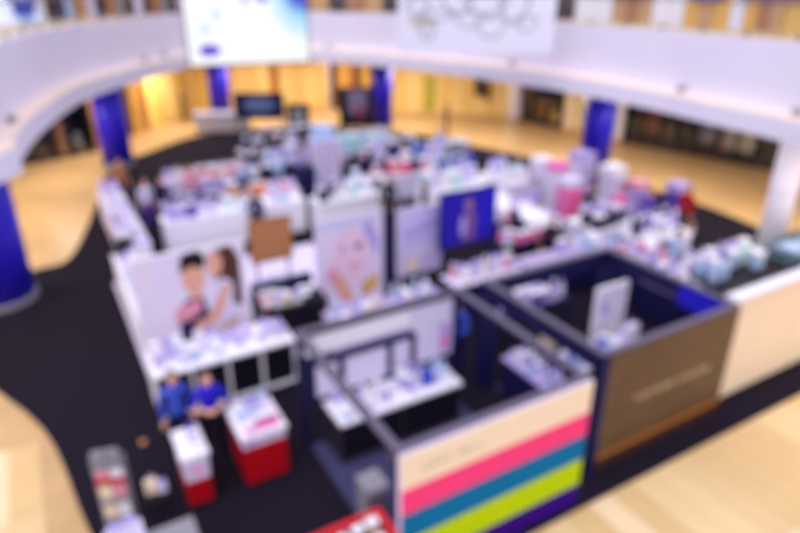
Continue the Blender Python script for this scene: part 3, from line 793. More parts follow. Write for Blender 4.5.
# brochure rack and low tables at the near left corner
bx0 = at(116, 505, 0.3)
br = thing('brochure_rack', 'tiered brochure rack with a red shelf at the near left', 'rack', Vector((at(123, 526).x, at(123, 526).y, CZ)), math.radians(14))
for s in (-1, 1): ob('side_rail', M['grey'], br, (s * .20 - .015, s * .20 + .015, .0, .05, 0, 1.25))
ob('base', M['dark'], br, (-.22, .22, -.2, .22, 0, .03))
for k, (z0, m1, m2) in enumerate(((.18, M['cream'], M['white']), (.52, M['cream'], M['rose']), (.86, M['rose'], M['white']), (1.1, M['grey'], M['grey']))):
    sh = ob('shelf', M['red'] if k == 2 else M['grey'], br, (-.185, .185, -.09, .05, z0, z0 + .03), (-.185, .185, -.10, -.08, z0, z0 + .07))
    for q in (-1, 1): ob('leaflet', m1 if q < 0 else m2, sh, (q * .09 - .08, q * .09 + .08, -.05, -.03 + .03, z0 + .03, z0 + .27))
kt = uvat(128, 528, .8)
counter('plinth_table', 'white block table with a violet band at the bottom left corner', 'table', kt[0] - .25, kt[0] + .15, kt[1] - .55, kt[1] + .05, .8, M['lavwhite'], M['lavwhite'], None, front=M['violet'])
goods(kt[0] - .22, kt[0] + .12, kt[1] - .5, kt[1], .8 + CZ, 2, 2, ['carton', 'jar'], ['white', 'violet', 'lavender'], 'on the white block table at the bottom left', 1.2, 31, 1)
kt = uvat(170, 530, .75)
table('low_table', 'grey white table cut by the bottom edge of the picture', kt[0] - .28, kt[0] + .3, kt[1] - .5, kt[1] + .08, .75, M['grey'], M['dark'])
kt = at(156, 492, .5)
st = thing('stool', 'round black stool on the carpet by the brochure rack', 'stool', Vector((kt.x, kt.y, CZ)), 0)
bm = bmesh.new(); lathe(bm, [(.15, .42), (.17, .44), (.17, .47), (.15, .48)], 18); obj('seat', bm, M['black'], st, False)
for a_ in range(4):
    bm = bmesh.new(); c_, s_ = math.cos(a_ * PI / 2 + .6), math.sin(a_ * PI / 2 + .6); tube(bm, [(.1 * c_, .1 * s_, .42), (.17 * c_, .17 * s_, 0)], .012, 6); obj('leg', bm, M['black'], st)
pz = bpy.data.objects.new('pouch', None); bpy.data.objects.remove(pz)
put('bag', 'cream', Vector((kt.x - .05, kt.y, .48 + CZ)), 'lying on the round black stool', .7); put('carton', 'lavwhite', Vector((kt.x + .09, kt.y + .03, .48 + CZ)), 'on the round black stool', .8)
kt = at(143, 443, 0)
bm = bmesh.new(); box(bm, -.05, .05, -.07, .07, 0, .004); tl = obj('paper_scrap', bm, M['kraft']); tl.location = (kt.x, kt.y, CZ); tl.rotation_euler = (0, 0, .5); tag(tl, 'small brown paper scrap lying alone on the black carpet', 'paper')

# red rimmed case beside the striped wall
ca = uvat(383, 503, 1.0)
rcse = thing('red_display_case', 'red rimmed display case cut by the bottom edge beside the striped wall', 'display case', W(ca[0] - .58, ca[1] - .44, CZ))
ob('body', M['red'], rcse, (-.5, .5, -.4, .4, 0, .80)); ob('rim', M['brightred'], rcse, (-.5, .5, .33, .4, .8, 1.0), (-.5, .5, -.4, -.33, .8, 1.0), (-.5, -.43, -.33, .33, .8, 1.0), (.43, .5, -.33, .33, .8, 1.0)); ob('tray', M['darkbrown'], rcse, (-.43, .43, -.33, .33, .8, .82))
goods(ca[0] - .98, ca[0] - .18, ca[1] - .74, ca[1] - .14, .82 + CZ, 4, 3, ['jar', 'carton'], ['cream', 'tan', 'tan', 'darkbrown'], 'inside the red rimmed display case', 1.2, 33, .9)
ca = uvat(374, 492, .6)
mc = thing('grey_cabinet', 'grey metal cabinet between the red case and the striped wall', 'cabinet', W(ca[0], ca[1] + .05, CZ))
ob('body', M['grey'], mc, (-.16, .16, -.18, .18, .05, .72)); ob('foot', M['dark'], mc, (-.14, .14, -.16, .16, 0, .05)); ob('door', M['silver'], mc, (-.15, .15, -.2, -.18, .1, .62)); ob('lid', M['grey'], mc, (-.17, .17, -.2, .19, .72, .76))

# ------------------------------------------------------------------ white corner stand with the couple poster
counter('corner_counter', 'long white front counter with black open compartments', 'counter', .85, 3.35, 9.75, 10.65, 1.0, M['white'], M['white'], M['black'], nbay=4)
goods(.9, 2.1, 9.85, 10.6, 1.0 + CZ, 6, 3, ['carton', 'jar', 'stand'], ['white', 'lavwhite', 'lavender', 'paleblue'], 'on left half of long white front counter', 1.7, 41, .7)
goods(2.1, 3.3, 9.85, 10.6, 1.0 + CZ, 6, 3, ['carton', 'jar'], ['white', 'white', 'lavwhite'], 'on right half of long white front counter', 1.5, 42, .6)
counter('side_counter', 'long white side counter along the left carpet aisle', 'counter', .95, 1.5, 11.75, 15.7, 1.0, M['white'], M['white'], None, front=M['lavwhite'])
goods(1.0, 1.45, 11.8, 13.2, 1.0 + CZ, 2, 5, ['carton', 'stand', 'jar'], ['white', 'lavwhite', 'paleblue', 'lavender'], 'on near end of long white side counter', 1.6, 43, .55)
goods(1.0, 1.45, 13.2, 15.3, 1.0 + CZ, 2, 9, ['carton', 'stand', 'jar'], ['white', 'lavwhite', 'mint'], 'on far end of long white side counter', 1.6, 44, .5)
def shift(P, x0, sx):
    return [((a[0] * sx + x0, a[1], a[2] * sx, a[3]) if isinstance(a, tuple) else [(q * sx + x0, z_) for q, z_ in a], m_) for a, m_ in P]
bm = bmesh.new(); box(bm, .9, 6.35, 10.7, 16.3, 0, .006)
mt = obj('floor_mat', bm, M['lavwhite']); mt.location = (0, 0, CZ); mt.rotation_euler = (0, 0, ROT); tag(mt, 'large lavender white floor mat under the poster walls', 'mat')
couple = mat('poster_cool_white', (226, 216, 236), .5, .03)
board('poster_wall', 'large backdrop poster of two people leaning together', 'poster', .95, 2.98, 11.3, .35, 2.5, couple, M['white'], patches=shift([
    ([(.0, .55), (.25, .8), (.3, 1), (0, 1)], M['lavwhite']),
    ([(.18, .0), (.55, 0), (.55, .35), (.5, .55), (.30, .55), (.2, .35)], M['navy']),
    ([(.14, .36), (.20, .50), (.46, .52), (.48, .42), (.3, .34)], M['rose']),
    ([(.66, .45), (.95, .38), (.96, .85), (.88, .99), (.72, .98), (.66, .8)], M['brownhair']),
    ([(.55, .25), (.82, .25), (.86, .62), (.74, .70), (.60, .62)], M['lavwhite']),
    ([(.5, .30), (.66, .28), (.84, .60), (.76, .64)], M['skin']),
    ([(.36, .3), (.62, .36), (.62, .28), (.40, .2)], M['skin']),
    ((.42, .75, .13, .15), M['skin']), ([(.36, .54), (.48, .54), (.48, .68), (.36, .68)], M['skin']),
    ([(.27, .82), (.32, .98), (.5, 1.0), (.58, .92), (.55, .82), (.42, .86)], M['hair']),
    ((.67, .84, .09, .12), M['skin']),
    ([(.62, .02), (.98, .02), (.98, .18), (.85, .26), (.62, .2)], M['tan']), ((.86, .12, .1, .06), M['gold']), ((.70, .05, .05, .05), M['pink']), ((.56, .12, .08, .1), M['lavwhite'])], .17, .82))
put('bag', 'black', W(1.25, 15.75, 1.0 + CZ) + W(0, -.35), 'at the far end of the long white side counter', 1.6)
counter('tiered_counter', 'black counter holding tiers of pale goods below the brown board', 'counter', 3.2, 4.6, 11.05, 11.95, .95, M['black'], M['black'])
rk = thing('tier_riser', 'black stepped riser on the black counter', 'riser', W(3.9, 11.78, .95 + CZ)); ob('step', M['navy'], rk, (-.68, .68, -.05, .14, 0, .16)); ob('step', M['navy'], rk, (-.68, .68, .05, .14, .16, .30))
goods(3.25, 4.55, 11.12, 11.65, .95 + CZ, 6, 2, ['carton', 'jar'], ['cream', 'white', 'rose', 'black', 'navy'], 'on the black counter below the brown board', 1.7, 45, .75)
goods(3.25, 4.1, 11.83, 11.92, 1.25 + CZ, 7, 1, ['carton', 'jar'], ['lavwhite', 'paleblue', 'white', 'blue'], 'on the stepped riser of the black counter', 1.3, 46, 1)
board('brown_sign', 'plain kraft brown board on thin legs', 'sign', 3.52, 4.42, 12.55, 1.42, 2.36, M['kraft'], M['amber'])
facep = mat('poster_pale', (226, 212, 238), .5, .03)
board('poster_wall', 'tall pale poster of a face and hand in the middle', 'poster', 4.72, 6.3, 11.75, .3, 2.4, facep, M['lavwhite'], patches=[
    ((.5, .55, .30, .32), mat('print_blush', (232, 200, 220), .5)), ((.62, .66, .06, .03), M['dark']), ((.38, .66, .05, .02), M['grey']), ((.55, .44, .07, .035), M['rose']), ((.20, .38, .07, .1), M['rose']),
    ([(.2, .3), (.35, .02), (.55, .02), (.4, .3), (.3, .4)], M['skin']), ([(.55, .02), (.9, .1), (.95, .28), (.7, .25)], M['tan']), ((.82, .2, .08, .06), M['gold']), ([(.68, .85), (.92, .5), (.95, .7), (.8, .95)], M['lavender']), ([(0, .92), (1, .92), (1, .95), (0, .95)], M['paleblue'])])
board('poster_wall', 'small lavender poster left of the royal blue one', 'poster', 6.75, 7.95, 11.75, .7, 2.3, mat('poster_lavender', (206, 192, 240), .5, .04), M['lavwhite'], patches=[
    ([(.1, .55), (.9, .7), (.9, .8), (.1, .65)], M['lavender']), ([(.2, .2), (.8, .3), (.8, .42), (.2, .35)], M['lavwhite']), ((.3, .12, .2, .08), M['cream'])])
board('divider', 'narrow black divider between the face poster and the lavender one', 'divider', 6.40, 6.62, 11.8, .1, 2.3, M['navy'], M['black'])
board('poster_wall', 'royal blue poster with a pinkish figure', 'poster', 7.65, 9.2, 11.35, 1.35, 2.65, mat('poster_blue', (40, 26, 170), .5, .1), M['navy'], patches=[
    ([(.68, .3), (1, .3), (1, 1), (.72, 1)], M['royal']), ([(.36, .05), (.62, .05), (.66, .5), (.55, .62), (.42, .6), (.34, .4)], mat('print_mauve', (120, 84, 150), .5)), ((.5, .74, .09, .13), mat('print_plum', (150, 108, 160), .5)), ([(.4, .82), (.5, .92), (.6, .82), (.62, .6), (.56, .85), (.44, .85), (.38, .6)], M['navy']), ((.4, .35, .06, .2), M['lavender'])])
counter('front_counter', 'lavender white counter below the face poster', 'counter', 4.3, 6.9, 9.9, 10.6, .9, M['lilac'], M['lilac'], None, front=M['lavender'])
goods(4.4, 6.8, 9.95, 10.55, .9 + CZ, 9, 3, ['carton', 'bottle', 'jar'], ['lavwhite', 'lavender', 'white', 'cream', 'paleblue'], 'on the counter below the face poster', 1.7, 51, .75)
counter('front_counter', 'pale counter with beige goods below the royal blue poster', 'counter', 7.3, 9.2, 10.15, 10.75, .95, M['lavwhite'], M['navy'], None)
goods(7.35, 9.15, 10.2, 10.7, .95 + CZ, 8, 2, ['carton', 'jar', 'bottle'], ['lavwhite', 'cream', 'tan', 'white', 'rose'], 'on the counter below the royal blue poster', 1.8, 52, .9)
def chair(label, u, v, rz, mk='black'):
    RECTS.append((u - .25, u + .25, v - .25, v + .25))
    t = thing('chair', label, 'chair', W(u, v, CZ), ROT + rz)
    bm = bmesh.new(); box(bm, -.22, .22, -.22, .22, .43, .49); bmesh.ops.bevel(bm, geom=bm.edges[:], offset=.02, segments=2, affect='EDGES'); obj('seat', bm, M[mk], t)
    bm = bmesh.new(); box(bm, -.21, .21, .19, .23, .58, .95); bmesh.ops.bevel(bm, geom=bm.edges[:], offset=.015, segments=2, affect='EDGES'); obj('backrest', bm, M[mk], t)
    for sx in (-1, 1):
        for sy in (-1, 1): ob('leg', M['dark'], t, (sx * .19 - .015, sx * .19 + .015, sy * .19 - .015, sy * .19 + .015, 0, .43 if sy < 0 else .6))
chair('black chair below the small lavender poster', 6.75, 11.15, 2.8)
chair('second black chair, closer to the royal blue poster', 7.35, 11.25, 3.4)

# long pale counter behind the brown booth and what stands on it
counter('long_counter', 'long pale counter behind the brown booth', 'counter', 9.3, 12.3, 9.95, 10.6, 1.0, M['lilac'], M['navy'], None, front=M['navy'])
goods(9.4, 11.0, 10.0, 10.55, 1.0 + CZ, 6, 2, ['carton', 'jar'], ['lavwhite', 'lavender', 'navy'], 'on the near half of the long pale counter', 1.4, 53, .4)
goods(11.0, 12.2, 10.0, 10.55, 1.0 + CZ, 5, 2, ['carton', 'bag'], ['cream', 'white', 'paleblue'], 'on the far half of the long pale counter', 1.8, 54, .8)
counter('dark_counter', 'black counter topped with pink goods behind the long pale one', 'counter', 9.6, 11.6, 11.3, 11.9, .95, M['black'], M['navy'], None)
goods(9.65, 11.55, 11.35, 11.85, .95 + CZ, 8, 2, ['carton', 'jar', 'bottle'], ['rose', 'lavwhite', 'black', 'pink', 'lavender'], 'on the black counter behind the long pale one', 1.7, 55, .8)
# ------------------------------------------------------------------ stands further back, left
counter('block_counter', 'wide white counter with an orange topped stack, left of the pale tower', 'counter', 2.5, 6.6, 17.2, 17.9, 1.05, M['white'], M['white'], None, front=M['white'])
goods(2.6, 4.0, 17.25, 17.85, 1.05 + CZ, 5, 2, ['carton', 'stand', 'bag'], ['lavender', 'lavwhite', 'violet'], 'on the left end of the wide white counter', 2.0, 61, .9)
goods(4.3, 6.5, 17.25, 17.85, 1.05 + CZ, 7, 2, ['carton', 'jar'], ['white', 'paleblue', 'white', 'mint'], 'on the right end of the wide white counter', 1.8, 62, .55)
counter('side_counter', 'lavender white side counter at the far left of the carpet', 'counter', 1.25, 1.9, 15.95, 21.4, 1.05, M['lavwhite'], M['lavwhite'], None, front=M['white'])
goods(1.3, 1.85, 16.0, 19.0, 1.05 + CZ, 2, 9, ['carton', 'stand', 'bag'], ['lavwhite', 'lavender', 'white', 'violet'], 'on near end of far left side counter', 1.9, 63, .7)
goods(1.3, 1.85, 19.0, 21.3, 1.05 + CZ, 2, 6, ['carton', 'stand'], ['lavwhite', 'paleblue', 'white'], 'on far end of far left side counter', 1.9, 64, .6)
counter('bench_counter', 'white counter carrying a long black tray', 'counter', 2.8, 5.2, 18.7, 19.4, .95, M['lavwhite'], M['lavwhite'], None)
tr = thing('tray', 'long black tray lying on the white counter', 'tray', W(3.7, 18.95, .95 + CZ)); ob('floor', M['navy'], tr, (-.75, .75, -.16, .16, 0, .03)); ob('rim', M['black'], tr, (-.75, .75, -.18, -.16, 0, .09), (-.75, .75, .16, .18, 0, .09), (-.77, -.75, -.18, .18, 0, .09), (.75, .77, -.18, .18, 0, .09))
put('carton', 'kraft', W(4.85, 18.95, .95 + CZ), 'right of the long black tray', 2.2); put('carton', 'kraft', W(5.05, 18.9, .95 + CZ), 'at the corner right of the long black tray', 1.4)
goods(3.1, 4.6, 19.15, 19.38, .95 + CZ, 6, 1, ['bag', 'carton'], ['lavender', 'lavwhite', 'violet'], 'behind the long black tray', 2.2, 65, 1)
counter('rear_counter', 'lavender counter with pink and cream bags near the left carpet edge', 'counter', 3.2, 6.2, 21.0, 21.7, 1.0, M['lavwhite'], M['lavender'], None)
goods(3.3, 6.1, 21.05, 21.65, 1.0 + CZ, 8, 2, ['bag', 'carton'], ['rose', 'lavwhite', 'cream', 'white', 'lavender', 'pink'], 'on the lavender counter near the left carpet edge', 2.6, 66, .9)
# pale tower in the middle
tp = at(326, 206, 0); _u, _v = uv(tp); RECTS.append((_u - 1, _u + .5, _v - .5, _v + .5))
tw = thing('display_tower', 'tall pale lavender display tower with mauve stripes in the middle', 'tower', Vector((tp.x, tp.y, CZ)))
ob('base', M['grey'], tw, (-.5, .5, -.5, .5, 0, .1)); ob('body', mat('tower_lavender', (196, 192, 222), .5, .05), tw, (-.42, .42, -.42, .42, .1, 2.35)); ob('cap', M['paleblue'], tw, (-.3, .3, -.3, .3, 2.35, 2.75))
for q in (-.22, .12): ob('stripe', mat('tower_mauve', (176, 142, 176), .5), tw, (q, q + .1, -.43, -.42, .2, 2.3)); 
for q in (-.2, .15): ob('stripe', mat('tower_mauve', (176, 142, 176), .5), tw, (-.43, -.42, q, q + .1, .2, 2.3))
ob('side_shelf', M['navy'], tw, (-.95, -.44, -.3, .3, .1, 1.5))

counter('orange_counter', 'white counter with orange and lavender cartons', 'counter', 5.3, 6.9, 18.35, 18.95, 1.0, M['white'], M['white'], None, front=M['white'])
goods(5.35, 6.1, 18.4, 18.9, 1.0 + CZ, 3, 2, ['carton', 'bag'], ['orange'], 'on the white counter left of the pale tower', 2.2, 67, 1)
goods(6.1, 6.85, 18.4, 18.9, 1.0 + CZ, 3, 2, ['carton', 'bag'], ['lavender', 'pink', 'lavwhite'], 'on the white counter left of the pale tower', 2.2, 68, 1)

counter('black_counter', 'large black counter covered with pale blue goods at the right', 'counter', 12.2, 14.9, 6.9, 8.5, .85, M['black'], M['black'], None)
goods(12.35, 14.0, 7.45, 8.45, .85 + CZ, 4, 3, ['carton', 'bag', 'bottle', 'jar'], ['paleblue', 'white', 'lavwhite', 'blue', 'lavender'], 'on the near end of the large black counter', 3.2, 97, .85)
goods(14.0, 14.85, 7.45, 8.45, .85 + CZ, 2, 3, ['carton', 'bag', 'jar'], ['cream', 'mint', 'paleblue', 'white'], 'on the far end of the large black counter', 3.0, 98, .7)

# ------------------------------------------------------------------ people among the stands
def stander(label, px, py, h, face, **k):
    x_, y_ = head_at(px, py, h); u_, v_ = uv(Vector((x_, y_, 0)))
    for r_ in range(0, 14):
        for a_ in range(8):
            c0, d0 = u_ + r_ * .1 * math.cos(a_ * PI / 4), v_ + r_ * .1 * math.sin(a_ * PI / 4)
            if not clash(c0 - .27, c0 + .27, d0 - .27, d0 + .27, .0):
                RECTS.append((c0 - .2, c0 + .2, d0 - .2, d0 + .2)); p = W(c0, d0); return person(label, (p.x, p.y), face, h, **k)
    print('NO ROOM', label)
p = W(6.12, 8.42); person('person in dark blue standing behind the striped booth', (p.x, p.y), facing(-.6, -.8), 1.72, shirt='blue', legs='navy', pose='cross')
stander('person dressed in black near the middle of the stands', 388, 176, 1.75, facing(.1, -1), shirt='black', legs='black')
stander('person in navy right of the person dressed in black', 425, 184, 1.7, facing(-1, .2), shirt='navy', legs='navy', long_hair=True)
stander('person in navy at the wide white counter', 251, 188, 1.68, facing(.2, 1), shirt='navy', legs='black')
stander('distant person in dark clothes walking past the golden shop', 181, 90, 1.75, facing(-1, -.2), shirt='dark', legs='darkbrown', z=0.0)
stander('distant person in brown before the fluted golden shop', 447, 104, 1.7, facing(1, 0), shirt='darkbrown', legs='black', z=0.0)
stander('brown haired person in tan by the left blue column', 117, 160, 1.7, facing(.7, -.7), shirt='kraft', legs='dark', hair='brownhair', long_hair=True)
stander('person in navy behind the tray counter on the left', 162, 180, 1.65, facing(.4, -.9), shirt='navy', legs='navy')
stander('person in lavender beside the navy one on the left', 146, 180, 1.62, facing(.6, -.8), shirt='lavwhite', legs='violet', long_hair=True, hair='brownhair')
stander('person with rose top at the lavender counter', 188, 166, 1.65, facing(.3, -.9), shirt='rose', legs='navy', hair='brownhair')
stander('dark haired person with a mauve top left of the tower', 300, 148, 1.7, facing(.4, -.9), shirt='lavender', legs='navy', long_hair=True)
stander('person in grey left of the tower by the navy counter', 257, 150, 1.68, facing(.9, -.3), shirt='navy', legs='black')
stander('person in red at the walkway edge on the right', 690, 186, 1.7, facing(-.8, -.5), shirt='red', legs='darkbrown', long_hair=True, hair='brownhair')
stander('person in black among the lavender towers', 592, 186, 1.65, facing(-.2, -1), shirt='black', legs='black')
stander('person in violet among the purple stands', 652, 190, 1.68, facing(-.5, -.8), shirt='violet', legs='navy')
stander('person in white left of the large black counter', 690, 222, 1.68, facing(.8, -.5), shirt='white', legs='lavender', hair='brownhair')
stander('person in white and navy on the right by the walkway', 706, 232, 1.62, facing(.6, -.7), shirt='paleblue', legs='navy')
stander('person with a pale blue top in the far right row', 440, 128, 1.7, facing(-.3, -.9), shirt='paleblue', legs='navy')
stander('person in dark clothes by the mint counter', 385, 128, 1.7, facing(.2, -1), shirt='paleblue', legs='navy', hair='brownhair')

for px, py, lb, sh, lg, hr in [(337, 142, 'person in rose right of the tower', 'rose', 'navy', 'hair'), (361, 152, 'person in navy near the mint counter', 'navy', 'navy', 'hair'), (405, 143, 'person in white at the blue counter', 'white', 'navy', 'brownhair'),
                               (470, 147, 'person in blue by the dark strip of carpet', 'blue', 'navy', 'hair'), (275, 136, 'person in black at the last row on the left', 'black', 'navy', 'hair'), (318, 122, 'person in lavender at the back of the last row', 'lavwhite', 'navy', 'brownhair'),
                               (536, 180, 'person in lavender before the white tower', 'lavender', 'navy', 'hair'), (622, 186, 'person in pink among the towers on the right', 'pink', 'violet', 'brownhair'), (545, 214, 'person in black at the navy counter', 'black', 'black', 'hair'), (432, 248, 'person with black hair beside the chairs below the lavender poster', 'black', 'black', 'hair')]:
    stander(lb, px, py, 1.66, facing(random.Random(px).uniform(-1, 1), -.8), shirt=sh, legs=lg, hair=hr, long_hair=px % 2 == 0)

# far stands: dark blue furniture with blue white goods
def far_stand(px, py, h, du, dv, top_m, body_m, label, cols, seed, nu=5, nv=2, sc=2.4, kinds=('carton', 'bag', 'bottle'), fill=.85, where=None):
    u_, v_ = uvat(px, py, h)
    best = None
    for q in range(9):                                   # fit between the neighbours
        for su, sv in ((0, 0), (.3, 0), (-.3, 0), (0, .3), (0, -.3), (.5, .3), (-.5, -.3), (.5, -.3), (-.5, .3)):
            a_, b_ = du * .9 ** q / 2, max(.5, dv * .93 ** q) / 2
            if not clash(u_ + su - a_, u_ + su + a_, v_ + sv - b_, v_ + sv + b_): best = (u_ + su, v_ + sv, 2 * a_, 2 * b_); break
        if best: break
    if not best: print('NO ROOM', label); return
    if best[2] < du * .6: nu = max(2, nu // 2)
    u_, v_, du, dv = best
    counter('sales_counter', label, 'counter', u_ - du / 2, u_ + du / 2, v_ - dv / 2, v_ + dv / 2, h, M[top_m], M[body_m], None)
    goods(u_ - du / 2, u_ + du / 2, v_ - dv / 2, v_ + dv / 2, h + CZ, nu, nv, list(kinds), cols, where or ('on ' + ' '.join(label.split()[:8])), sc, seed, fill)
    return u_, v_
PBW = ['paleblue', 'white', 'lavwhite', 'navy', 'blue', 'navy']
far_stand(266, 176, 1.0, 2.0, .7, 'navy', 'navy', 'navy counter beside the black carpet on the far left', ['navy', 'paleblue', 'white'], 70)
far_stand(283, 162, 1.0, 2.2, .8, 'paleblue', 'white', 'pale blue counter left of the tower', PBW, 71)
far_stand(272, 150, 1.0, 2.4, .8, 'white', 'navy', 'white counter in the far left row', PBW, 72)
far_stand(290, 137, 1.0, 2.6, .8, 'dark', 'dark', 'charcoal counter in the last row', ['rose', 'lavwhite', 'navy', 'dark'], 73)
far_stand(350, 178, 1.0, 2.4, .8, 'white', 'paleblue', 'white counter right of the tower', ['white', 'navy', 'paleblue', 'rose'], 74)
far_stand(352, 195, 1.0, 2.6, .7, 'white', 'white', 'bright white counter in front of the tower', ['white', 'mint', 'white', 'navy'], 75)
far_stand(368, 162, 1.0, 1.8, .7, 'navy', 'navy', 'navy counter in the middle row', ['navy', 'black', 'paleblue', 'lavwhite'], 76)
far_stand(352, 147, 1.0, 3.6, .8, 'paleblue', 'mint', 'mint counter before the black framed picture', ['mint', 'white', 'paleblue'], 77, 8)
far_stand(392, 152, 1.0, 2.2, .8, 'blue', 'navy', 'blue counter behind the person in black', PBW + ['navy'], 78)
far_stand(412, 170, 1.0, 1.8, .7, 'white', 'lavwhite', 'white counter with rose goods near the person in black', ['white', 'rose', 'navy', 'hot'], 79)
far_stand(436, 156, 1.1, 2.0, .9, 'paleblue', 'blue', 'pale blue counter at the far right row', ['paleblue', 'blue', 'grey', 'lavwhite'], 80)
far_stand(463, 166, 1.0, 2.0, .8, 'blue', 'navy', 'blue topped counter next to the walkway', ['blue', 'navy', 'paleblue'], 81)
far_stand(452, 185, 1.0, 2.2, .9, 'white', 'white', 'white counter above the royal blue poster', ['white', 'mint', 'lavwhite'], 82)
far_stand(485, 178, 1.0, 1.2, 1.6, 'white', 'lavwhite', 'white counter by the dark strip of carpet', ['white', 'mint', 'white'], 83, 3, 4)
u_, v_ = far_stand(513, 198, 1.0, 1.0, 3.6, 'white', 'white', 'long bright white counter right of the royal blue poster', ['white', 'white', 'lavwhite'], 84, 2, 8, 1.6, ('carton', 'jar'), .5)
far_stand(530, 222, 1.0, 1.5, .6, 'navy', 'navy', 'navy counter with mixed goods in the middle right', ['rose', 'lavwhite', 'dark', 'navy'], 85, 5, 2, 1.8)
# backdrops in the far row
def backdrop(px, py, w, z0, z1, m_, label, patches, edge='black'):
    u_, v_ = uvat(px, py, 0)
    return board('backdrop_board', label, 'board', u_ - w / 2, u_ + w / 2, v_, z0, z1, M[m_], M[edge], patches=patches, rz=-ROT)
backdrop(262, 137, 2.4, .9, 2.1, 'navy', 'dark blue display board at the far left of the last row', [((.5, .55, .32, .3), mat('print_steel', (92, 110, 150), .5))])
backdrop(357, 132, 1.7, .3, 2.2, 'black', 'black framed picture board left of the middle blue column', [([(.25, .3), (.8, .3), (.8, .95), (.25, .95)], mat('print_ash', (126, 112, 140), .5)), ((.6, .35, .2, .15), mat('print_wine', (130, 60, 90), .5))])
backdrop(300, 143, 1.0, .5, 1.8, 'dark', 'charcoal board at the end of the last row', [((.5, .6, .3, .3), M['grey'])])
# grey bench behind the carpet
bp = at(222, 134, 0)
bn = thing('reception_desk', 'long pale grey desk at the far edge of the carpet', 'desk', Vector((bp.x, bp.y + .25, 0.0)), math.radians(6))
gm = mat('warm_grey', (186, 176, 180), .6, .03)
ob('body', gm, bn, (-1.35, 1.35, 0, .6, .05, .92)); ob('top', M['lavwhite'], bn, (-1.4, 1.4, -.05, .65, .92, 1.0)); ob('plinth', M['dark'], bn, (-1.3, 1.3, .05, .55, 0, .05))
for q in range(3): ob('front_panel', gm, bn, (-1.3 + q * .88, -.46 + q * .88, -.02, 0, .12, .86))

# ------------------------------------------------------------------ right hand stands
def tower(px, py, h, w, m_, m2, label, band):
    p = at(px, py, 0)
    u_, v_ = uv(p); ok = False
    for r_ in range(0, 8):
        for a_ in range(8):
            c0, d0 = u_ + r_ * .12 * math.cos(a_ * PI / 4), v_ + r_ * .12 * math.sin(a_ * PI / 4)
            if not clash(c0 - w * .6, c0 + w * .6, d0 - w * .75, d0 + w * .6): ok = True; break
        if ok: break
    if not ok: print('NO ROOM', label); return
    RECTS.append((c0 - w * .6, c0 + w * .6, d0 - w * .75, d0 + w * .6)); p = W(c0, d0)
    t = thing('display_tower', label, 'tower', Vector((p.x, p.y, CZ)))
    ob('base', M['lavwhite'], t, (-w * .6, w * .6, -w * .6, w * .6, 0, .1)); ob('body', m_, t, (-w / 2, w / 2, -w / 2, w / 2, .1, h - .25)); ob('header', m2, t, (-w * .55, w * .55, -w * .55, w * .55, h - .25, h))
    for z_ in (.5, .9, 1.3):
        if z_ < h - .4: ob('shelf', band, t, (-w * .58, w * .58, -w * .72, -w * .5, z_, z_ + .04))
    return t
tower(538, 202, 1.6, .5, M['lavwhite'], M['white'], 'white display tower left of the pink ones', M['paleblue'])
tower(553, 212, 1.7, .45, M['lavwhite'], M['pink'], 'pale display tower with a pink header', M['pink'])
tower(566, 222, 1.45, .5, M['pink'], M['lavwhite'], 'pink display tower with a pale header', M['hot'])
tower(577, 203, 1.8, .6, M['lavwhite'], M['lavender'], 'tall lavender white tower before the right blue column', M['violet'])
tower(608, 205, 1.4, .6, M['lavwhite'], M['white'], 'white display tower right of the right blue column', M['lavender'])
tower(632, 222, 1.4, .45, M['lavender'], M['rose'], 'short lavender tower with a rose header among the purple stands', M['violet'])
tower(672, 222, 1.3, .5, M['violet'], M['lavender'], 'violet display tower by the walkway on the right', M['lavwhite'])
far_stand(600, 222, 1.0, 1.4, 1.2, 'white', 'lavwhite', 'white counter with a black pedestal in the purple area', ['white', 'lavwhite', 'dark', 'navy', 'violet'], 90, 4, 3, 2.2)
far_stand(585, 232, 1.0, 2.2, .6, 'cream', 'lavender', 'cream topped counter below the pink towers', ['cream', 'lavwhite', 'rose'], 91, 6, 2, 1.8)
far_stand(640, 212, 1.0, 2.0, 1.0, 'lavender', 'violet', 'violet counter with lavender goods near the walkway', ['lavender', 'violet', 'white', 'navy'], 92, 5, 3, 2.4)
far_stand(655, 232, 1.0, 1.8, 1.0, 'white', 'violet', 'white topped counter in the middle of the purple area', ['white', 'lavender', 'navy', 'violet'], 93, 5, 3, 2.2)
far_stand(622, 245, .95, 1.6, .8, 'mint', 'navy', 'mint topped counter behind the right rail of the brown booth', ['mint', 'white', 'paleblue'], 94, 5, 2, 2.0)
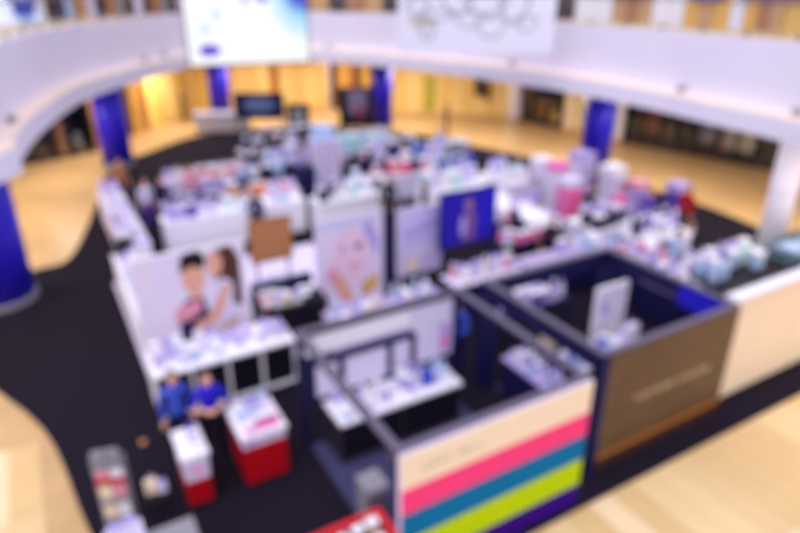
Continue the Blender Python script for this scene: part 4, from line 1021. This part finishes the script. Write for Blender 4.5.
far_stand(665, 262, .95, 1.0, 1.1, 'lilac', 'navy', 'lilac grey counter left of the black one', ['white', 'lavwhite', 'lavender', 'rose'], 95, 3, 3, 2.2)
far_stand(680, 280, .95, .9, .9, 'lilac', 'navy', 'small lilac counter closest to the black one', ['lavwhite', 'white', 'lavender'], 96, 3, 3, 2.0)
# glass show case at the right edge
gp = uvat(786, 258, 1.0)
gc = thing('glass_showcase', 'grey green glass show case at the right edge', 'show case', W(16.45, 7.75, CZ))
slate = mat('slate_teal', (74, 96, 112), .35, .1)
ob('base', M['black'], gc, (-1.4, 1.6, -.5, .5, 0, .7)); ob('top', slate, gc, (-1.4, 1.6, -.5, .5, 1.02, 1.06)); ob('shelf', M['mint'], gc, (-1.35, 1.55, -.45, .45, .85, .87))
for sx in (-1.38, 1.54):
    for sy in (-.48, .44): ob('post', slate, gc, (sx, sx + .04, sy, sy + .04, .7, 1.02))
ob('glass_pane', glass_mat(), gc, (-1.34, 1.54, -.49, -.48, .7, 1.02)); ob('glass_pane', glass_mat(), gc, (-1.39, -1.38, -.44, .44, .7, 1.02))
for q in range(3): ob('tray', M['paleblue'], gc, (-1.1 + q * .9, -.45 + q * .9, -.42, .1, 1.06, 1.10))
counter('black_counter', 'black cabinet behind the white column at the right edge', 'cabinet', 18.1, 20.2, 7.0, 8.2, 1.0, M['black'], M['black'], None)


# ------------------------------------------------------------------ goods that share a label are told apart by their place in the row
def screen_x(o):
    p = o.matrix_basis.translation; return p.x / (p.y * cp + (EYE - p.z) * sp)
ORD = ['first', 'second', 'third', 'fourth', 'fifth', 'sixth', 'seventh', 'eighth', 'ninth', 'tenth', 'eleventh', 'twelfth', 'thirteenth', 'fourteenth', 'fifteenth', 'sixteenth', 'seventeenth', 'eighteenth']
fam = {}
for o in COL.objects:
    if o.parent is None and 'label' in o: fam.setdefault(o['label'], []).append(o)
for lb, L_ in fam.items():
    if len(L_) < 2: continue
    L_.sort(key=screen_x)
    for i, o in enumerate(L_):
        o['label'] = f'{lb}, ' + ('leftmost' if i == 0 else 'rightmost' if i == len(L_) - 1 else f'{ORD[min(i, 17)]} from left')
